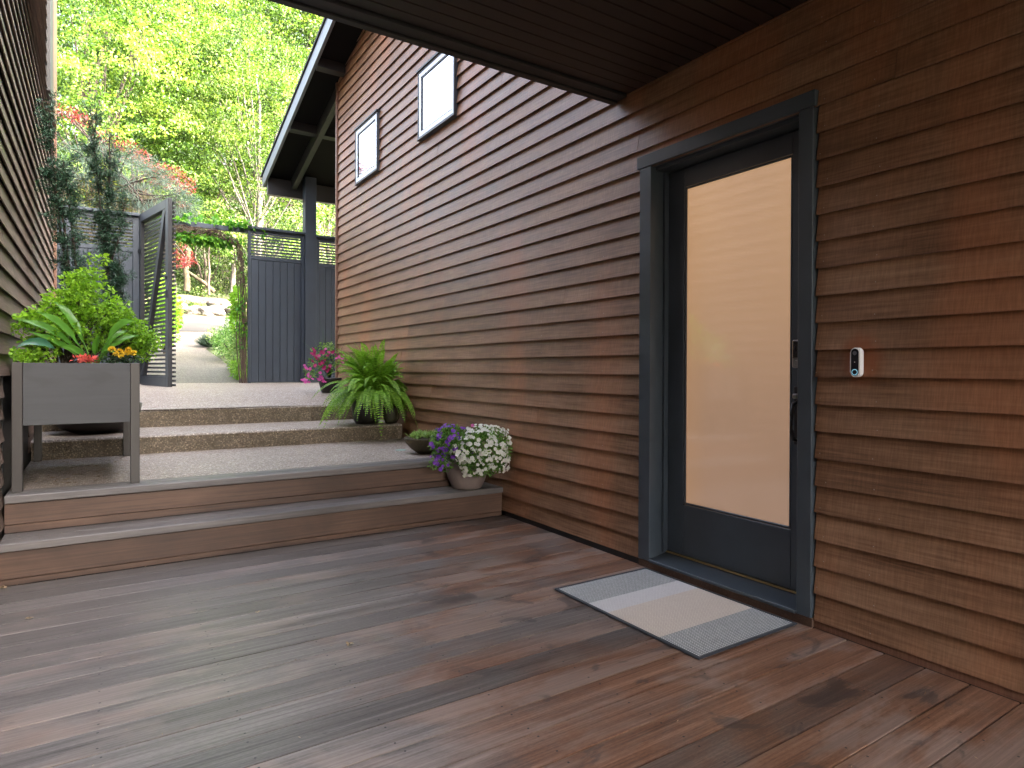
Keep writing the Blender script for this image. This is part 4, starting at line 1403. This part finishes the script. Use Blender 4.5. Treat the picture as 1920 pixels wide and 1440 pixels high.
o = big_leaf('leaf', pts[4:], .030, mat_leaf_blue, t, unit(np.array([0, .5, .85])))
o['label'] = 'blue green leaf hanging over the left end of the planter'
T.obj('stalk', mat_leaf_big, t)

# marigolds, coral foliage
t = thing('marigold', (.12, 4.86, 1.2), 'yellow marigold flowers at the right front corner of the planter box', 'flowers')
for px, py, s in [(210, 655, .021), (224, 659, .020), (237, 662, .019), (250, 662, .021), (228, 669, .019), (241, 655, .017), (217, 664, .016)]:
    c = at(px, py, 4.87)
    L = Leaves(); n = 70
    u = rdir(n, .5); P = np.array(c) + u * [s * .55, s * .55, s * .35]
    L.add(P, u + [0, 0, .2], rdir(n), s * .7, s * .6, .2)
    L.obj('flower', mat_fl_yel, t)
L = Leaves()
for px in range(200, 258, 5): cloud(L, tuple(at(px, 674, 4.88)), (.03, .03, .018), 34, .022, .4, .8)
L.obj('foliage', mat_leaf_dark, t, kind='stuff')
t = thing('coleus', (-.02, 4.85, 1.2), 'coral pink leaved plant at the planter rim left of the marigolds', 'plant')
L = Leaves()
c = np.array(at(163, 674, 4.86)); n = 60
L.add(c + rng.normal(size=(n, 3)) * [.03, .012, .01], rdir(n, .5), rdir(n, .5), .032, .018)
L.obj('leaf', mat_fl_coral, t, kind='stuff')

# ------------------------------------------------------------------ fern
fp = lathe('fern_pot', [(0, 0), (.12, 0), (.145, .05), (.165, .2), (.17, .26), (.155, .26), (.15, .22), (0, .22)], mat_pot_black, c=(2.42, 6.60, .614), org=(2.42, 6.60, .614))
tag(fp, 'black pot almost hidden under the drooping fern', 'pot')
jar = lathe('glazed_jar', [(0, 0), (.06, 0), (.085, .05), (.092, .14), (.075, .22), (.05, .25), (.055, .265), (.04, .265), (.035, .2), (0, .2)], mat_pot_glaze, c=(2.655, 6.50, .614), org=(2.655, 6.50, .614))
tag(jar, 'small olive brown jar in the corner between the fern and the house wall', 'jar')
fern = thing('boston_fern', (2.45, 6.50, .85), 'big bright green fern spilling over a pot on the concrete step by the wall', 'fern')
for i in range(280):
    a = rng.random() * 2 * math.pi
    el = rng.random() ** .85               # 0 hangs, 1 upright
    ln = .50 + .20 * rng.random()
    if i % 4 == 0: el *= .35; ln *= .72
    if math.cos(a) > .2: ln *= .8
    out = np.array([math.cos(a), math.sin(a), 0])
    b0 = np.array([2.47, 6.49, .87]) + out * .08 * rng.random()
    reach = ln * (.98 - .62 * el ** 1.4)
    tip = b0 + out * reach + [0, 0, ln * (-.55 + 1.52 * el ** .9)]
    mid = b0 + out * reach * (.60 - .2 * el) + [0, 0, ln * (.45 + .35 * el)]
    mx_x = 2.765
    if tip[0] > mx_x: tip[0] = mx_x - .02 * rng.random()
    if mid[0] > mx_x: mid[0] = mx_x - .03
    pts = bez(b0, mid, tip, 39)
    tan_ = unit(np.gradient(pts, axis=0))
    side = unit(np.cross(tan_, np.array([0, 0, 1.]) + rng.normal(size=3) * .25))
    tt = np.linspace(0, 1, 39)
    w = .048 * np.clip(np.sin(np.pi * (.12 + .88 * tt)) ** .6, .12, 1) * (.85 + .3 * rng.random())
    w[tt < .1] = 0.004
    nrm = unit(np.cross(side, tan_))
    L = Leaves()
    for sg in (-1, 1):
        D = side * sg + tan_ * .28 - nrm * .12
        L.add(pts[2:], D[2:], nrm[2:] + rng.normal(size=(37, 3)) * .18, w[2:], .0150, .05)
    # thin rachis
    L.add(pts[:-1:2], tan_[:-1:2], nrm[:-1:2], .055, .004, 0)
    L.obj('frond', mat_leaf_fern, fern)

# ------------------------------------------------------------------ pink flower pot by the fence
def clamp_wall(p, lim=2.77):
    p = np.array(p, float); p[0] = min(p[0], lim); return p


pc = np.array([2.50, 8.2, path_z(8.2)])
pp = lathe('flower_pot', [(0, 0), (.09, 0), (.10, .01), (.135, .13), (.155, .17), (.158, .19), (.145, .19), (.14, .16), (0, .16)], mat_pot_black, c=tuple(pc), org=tuple(pc))
tag(pp, 'black pot of magenta flowers at the foot of the right fence', 'pot')


def petal_flower(r, lobes=5, cup=.25, inner=True):
    V = [(0, 0, 0)]; k = 4
    n = lobes * k
    for i in range(n):
        a = 2 * math.pi * i / n
        rr = r * (.80 + .20 * abs(math.cos(lobes * a / 2)) ** .6)
        V.append((rr * .5 * math.cos(a), rr * .5 * math.sin(a), r * cup * .55))
    for i in range(n):
        a = 2 * math.pi * i / n
        rr = r * (.80 + .20 * abs(math.cos(lobes * a / 2)) ** .6)
        V.append((rr * math.cos(a), rr * math.sin(a), r * (cup + .06 * math.sin(i * 2.4))))
    tri = [(0, 1 + i, 1 + (i + 1) % n) for i in range(n)]
    for i in range(n):
        j = (i + 1) % n
        tri += [(1 + i, 1 + n + i, 1 + n + j), (1 + i, 1 + n + j, 1 + j)]
    return np.array(V), np.array(tri)


def flowers(parent, pts, normals, r, mat, name='flower'):
    V, Fi = petal_flower(r)
    me = fast_mesh(name, V, Fi, 3, mat, False)
    for p, nrm in zip(pts, normals):
        o = bpy.data.objects.new(name, me)
        COL.objects.link(o)
        o.parent = parent
        o.location = Vector(p) - ORG[parent.name]
        q = Vector(nrm).to_track_quat('Z', 'Y')
        o.rotation_euler = q.to_euler()
        s = .65 + .6 * rng.random()
        o.scale = (s, s, s)


t = thing('pink_geranium', tuple(pc + [0, 0, .17]), 'trailing magenta and pink flowers in the black pot by the fence', 'flowers')
L = Leaves()
for px, py in [(590, 660), (600, 672), (585, 680), (610, 660), (625, 665), (640, 672), (605, 650), (620, 690), (578, 695), (592, 700), (635, 660), (612, 675), (580, 705), (618, 652), (600, 685), (630, 680)]:
    cloud(L, clamp_wall(at(px, py, 8.15), 2.72), (.05, .05, .04), 36, .032, .6, .8)
L.obj('foliage', mat_leaf_soft, t, kind='stuff')
mag = [(588, 665), (594, 672), (588, 678), (592, 686), (603, 678), (604, 682), (615, 664), (622, 660), (607, 691), (613, 694), (620, 688), (597, 668), (600, 660), (590, 656)]
pnk = [(571, 684), (575, 690), (572, 714), (578, 704), (582, 708), (576, 716), (569, 716), (598, 708), (604, 712), (601, 706), (607, 714), (630, 668), (636, 670), (646, 672), (650, 668), (643, 678), (583, 692), (611, 655)]
for lst, mt in ((mag, mat_fl_crim), (pnk, mat_fl_pink)):
    ps = []; ns = []
    for px, py in lst:
        for q in range(3):
            ps.append(clamp_wall(at(px + rng.normal() * 2.5, py + rng.normal() * 2.5, 8.08 + rng.normal() * .03), 2.755)); ns.append(rdir(1, .5)[0] + np.array([-.3, -1.0, .1]))
    flowers(t, ps, ns, .021, mt)
L = Leaves()
cloud(L, tuple(at(616, 650, 8.15)), (.06, .05, .05), 60, .035, .5, .8)
L.obj('pale_foliage', mat_leaf_succ, t, kind='stuff')
t = thing('spike_grass', tuple(pc + [0, 0, .17]), 'thin dark green grass blades rising from the magenta flower pot', 'grass')
for px, py, bend in [(600, 598, 0), (598, 622, .02), (585, 630, .05), (563, 637, .12), (612, 625, 0), (622, 610, 0), (640, 610, .03), (627, 640, .0), (605, 612, .01), (648, 640, .05), (575, 650, .08)]:
    tip = clamp_wall(at(px, py, 8.2), 2.76)
    pts = bez(pc + [0, 0, .17], (pc + tip) / 2 + [0, 0, .10 + bend], tip, 9)
    tan_ = unit(np.gradient(pts, axis=0)); sd_ = unit(np.cross(tan_, [0, 1, 0]))
    w = np.linspace(.0055, .0008, 9)[:, None]
    V = np.concatenate([pts - sd_ * w, pts + sd_ * w]); Fi = [(i, i + 1, i + 10, i + 9) for i in range(8)]
    obj_fast('blade', V, Fi, 4, mat_leaf_pine if py > 620 and px < 600 else mat_leaf_dark, t)

# ------------------------------------------------------------------ succulent bowl
bc = np.array([2.43, 5.16, .4555])
o = lathe('stone_bowl', [(0, 0), (.07, 0), (.13, .045), (.175, .10), (.19, .135), (.18, .14), (.165, .11), (0, .10)], mat_pot_moss, c=tuple(bc), org=tuple(bc))
tag(o, 'shallow mossy stone bowl on the landing behind the petunia pot', 'bowl')
t = thing('succulent', tuple(bc + [0, 0, .1]), 'pale green succulent rosettes filling the shallow stone bowl', 'plant')
L = Leaves()
for i in range(46):
    a = rng.random() * 6.28; r = .165 * math.sqrt(rng.random())
    c = bc + [r * math.cos(a), r * math.sin(a), .125 + .03 * rng.random()]
    n = 11
    aa = rng.random(n) * 6.28
    D = np.stack([np.cos(aa), np.sin(aa), .6 + .9 * rng.random(n)], 1)
    L.add(np.tile(c, (n, 1)), D, rdir(n, 1.5), .045 + .02 * rng.random(n), .013, .25)
L.obj('rosette', mat_leaf_succ, t, kind='stuff')

# ------------------------------------------------------------------ petunia pot
pc = np.array([2.525, 4.565, .2355])
o = lathe('petunia_pot', [(0, 0), (.118, 0), (.126, .008), (.160, .09), (.176, .16), (.176, .166), (.181, .168), (.181, .235), (.172, .237), (.165, .2), (0, .19)], mat_pot_taupe, c=tuple(pc), org=tuple(pc), seg=56)
tag(o, 'round taupe pot on the lower timber step against the wall', 'pot')
YP = 4.50


def dome_pts(n, cpx, rpx, Yc, ry):
    """points on the camera-facing half of an ellipsoid"""
    C0 = np.array(at(cpx[0], cpx[1], Yc)); E1 = np.array(at(cpx[0] + rpx[0], cpx[1], Yc)); E2 = np.array(at(cpx[0], cpx[1] - rpx[1], Yc))
    rx = abs(E1[0] - C0[0]); rz_ = abs(E2[2] - C0[2])
    u = rdir(n); 
    return C0, rx, rz_, u


def petunia(label, cpx, rpx, Yc, ry, nleaf, mat_fl, nfl, rfl, cut=None):
    t = thing('petunia', tuple(pc + [0, 0, .2]), label, 'flowers')
    C0, rx, rz_, u = dome_pts(nleaf, cpx, rpx, Yc, ry)
    L = Leaves()
    P = C0 + u * np.array([rx, ry, rz_]) * (.40 + .52 * rng.random((nleaf, 1)))
    P[:, 0] = np.minimum(P[:, 0], 2.768)
    L.add(P, u + rng.normal(size=(nleaf, 3)) * .5, u + rdir(nleaf, .5) * .7, .026 + .014 * rng.random(nleaf), .012)
    L.obj('foliage', mat_leaf_soft, t, kind='stuff')
    ps = []; ns = []
    tries = 0
    while len(ps) < nfl and tries < nfl * 60:
        tries += 1
        v = rdir(1)[0]
        if v[1] > .35 or v[2] < -.85: continue
        lump = .90 + .13 * math.sin(v[0] * 6 + 1) * math.cos(v[2] * 5) + .07 * math.sin(v[0] * 13 + v[2] * 11)
        p = C0 + v * np.array([rx, ry, rz_]) * lump * (.94 + .16 * rng.random())
        if p[0] > 2.755: continue
        if any(np.linalg.norm(p - q) < rfl * 1.1 for q in ps): continue
        ps.append(p); ns.append(v + np.array([-.25, -.5, .15]) + rng.normal(size=3) * .25)
    flowers(t, ps, ns, rfl, mat_fl)
    if mat_fl is mat_fl_white:
        pass
    return t


petunia('mound of small white petunias on the right side of the taupe pot', (908, 846), (52, 50), 4.34, .15, 3200, mat_fl_white, 250, .0165)
petunia('violet petunias spilling over the left side of the taupe pot', (846, 829), (38, 33), 4.47, .15, 2300, mat_fl_purple, 74, .0175)
t = thing('trailing_petunia', tuple(at(818, 868, 4.5)), 'straggling violet petunia shoots hanging left of the taupe pot rim', 'flowers')
L = Leaves()
ps = []
for px, py in [(815, 862), (825, 872), (832, 865), (820, 850), (838, 878), (828, 855), (812, 872), (842, 868)]:
    cloud(L, tuple(at(px, py, 4.48)), (.03, .03, .03), 30, .026, .4, .6)
for px, py in [(808, 856), (818, 862), (830, 862), (820, 870), (830, 874), (814, 868), (840, 872), (838, 850), (822, 846), (826, 880)]:
    ps.append(np.array(at(px, py, 4.44)))
L.obj('foliage', mat_leaf_soft, t, kind='stuff')
flowers(t, ps, [(-.3, -1, .2)] * len(ps), .015, mat_fl_purple)
t = thing('pink_petunia', tuple(at(915, 812, 4.62)), 'few pink petunias at the top back of the taupe pot near the wall', 'flowers')
ps = [clamp_wall(at(x, y, 4.6), 2.75) for x, y in ((886, 798), (914, 806), (922, 807), (928, 812), (918, 811), (934, 817))]
L = Leaves(); cloud(L, tuple(clamp_wall(at(915, 815, 4.62), 2.72)), (.07, .04, .03), 80, .028, .4)
L.obj('foliage', mat_leaf_soft, t, kind='stuff')
flowers(t, ps, [(-.4, -.8, .6)] * len(ps), .015, mat_fl_pink)

# small round pale green cover on the landing
o = lathe('round_cover', [(0, .004), (.05, .004), (.055, .001)], simple('pale green disc', (.25, .33, .28), .4), c=(2.32, 5.45, .4545), org=(2.32, 5.45, .4545), seg=20)
tag(o, 'thin pale green disc lying on the landing left of the stone bowl', 'cover')

# ------------------------------------------------------------------ door mat
dm = thing('doormat', (2.42, 2.27, .002), 'woven grey and beige striped doormat with navy edge on the deck before the door', 'doormat')
ang = R(-.9)
def mbox(name, x0, x1, y0, y1, z0, z1, mat, bev=0):
    return box(name, x0, x1, y0, y1, z0, z1, mat, dm, bev=bev)
mbox('check_band', 2.090, 2.742, 2.497, 2.750, .004, .0095, mat_mat_check)
mbox('pale_band', 2.090, 2.742, 2.353, 2.4965, .004, .0098, mat_mat_pale)
mbox('beige_band', 2.090, 2.742, 2.0105, 2.3525, .004, .0096, mat_mat_beige)
mbox('check_band', 2.090, 2.742, 1.786, 2.010, .004, .0095, mat_mat_check)
mbox('binding', 2.072, 2.0895, 1.770, 2.766, .0035, .012, mat_mat_edge, .003)
mbox('binding', 2.7425, 2.757, 1.770, 2.766, .0035, .012, mat_mat_edge, .003)
mbox('binding', 2.090, 2.742, 1.770, 1.7855, .0035, .012, mat_mat_edge, .003)
mbox('binding', 2.090, 2.742, 2.7505, 2.766, .0035, .012, mat_mat_edge, .003)

# ------------------------------------------------------------------ litter
mat_litter = leaf_mat('dry leaf', [(.10, .06, .03), (.22, .15, .09), (.42, .34, .24)], .1)


def dry_leaf(px, py, s, label, z=.004):
    d = rgt2 * ((px - 960) / F) + dwn2 * ((py - CYP) / F) + fwd
    tt = (z - 1.2) / d.z
    p = np.array([d.x * tt, d.y * tt, z])
    n = 7
    L = Leaves(); a = np.linspace(0, 5.4, n) + rng.random()
    D = np.stack([np.cos(a), np.sin(a), .15 + .3 * rng.random(n)], 1)
    L.add(np.tile(p, (n, 1)), D, rdir(n, 2), s * (.6 + .4 * rng.random(n)), s * .4, .3)
    o = L.obj('dry_leaf', mat_litter, org=tuple(p)); tag(o, label, 'dry leaf')


dry_leaf(655, 1208, .026, 'pale curled dry leaf in the middle of the deck')
dry_leaf(483, 1148, .016, 'small dark dry leaf on a deck seam left of centre')
dry_leaf(55, 1160, .022, 'dry brown leaf lying on the far left of the deck')
dry_leaf(6, 1103, .034, 'crumpled tan leaf at the foot of the steps by the left edge')
L = Leaves()
n = 90


def scatter(n, fx, fy, fz, s):
    P = np.stack([fx(n), fy(n), fz(n)], 1)
    a = rng.random(n) * 6.28
    L.add(P, np.stack([np.cos(a), np.sin(a), rng.normal(size=n) * .08], 1), rdir(n, 4), s * (.5 + rng.random(n)), s * .22, .2)


scatter(50, lambda n: -.4 + 3.1 * rng.random(n), lambda n: 4.40 - .05 * rng.random(n) ** 2, lambda n: np.full(n, .005), .016)
scatter(110, lambda n: -.4 + 3.1 * rng.random(n), lambda n: .9 + 3.4 * rng.random(n), lambda n: np.full(n, .004), .013)
scatter(30, lambda n: 2.0 + .75 * rng.random(n), lambda n: .8 + .9 * rng.random(n), lambda n: np.full(n, .004), .014)
scatter(130, lambda n: -.4 + .7 * rng.random(n), lambda n: 4.95 + 1.4 * rng.random(n), lambda n: np.full(n, .458), .034)
scatter(40, lambda n: -.2 + 2.7 * rng.random(n), lambda n: 6.30 - .25 * rng.random(n) ** 2, lambda n: np.full(n, .458), .025)
scatter(25, lambda n: -.2 + 2.7 * rng.random(n), lambda n: 7.2 - .2 * rng.random(n) ** 2, lambda n: np.full(n, .617), .025)
scatter(30, lambda n: -.4 + 1.6 * rng.random(n), lambda n: 4.42 + .24 * rng.random(n), lambda n: np.full(n, .239), .016)
o = L.obj('leaf_litter', mat_litter); o['kind'] = 'stuff'; tag(o, 'tiny dry leaf bits scattered over the deck, treads and landing', 'litter')
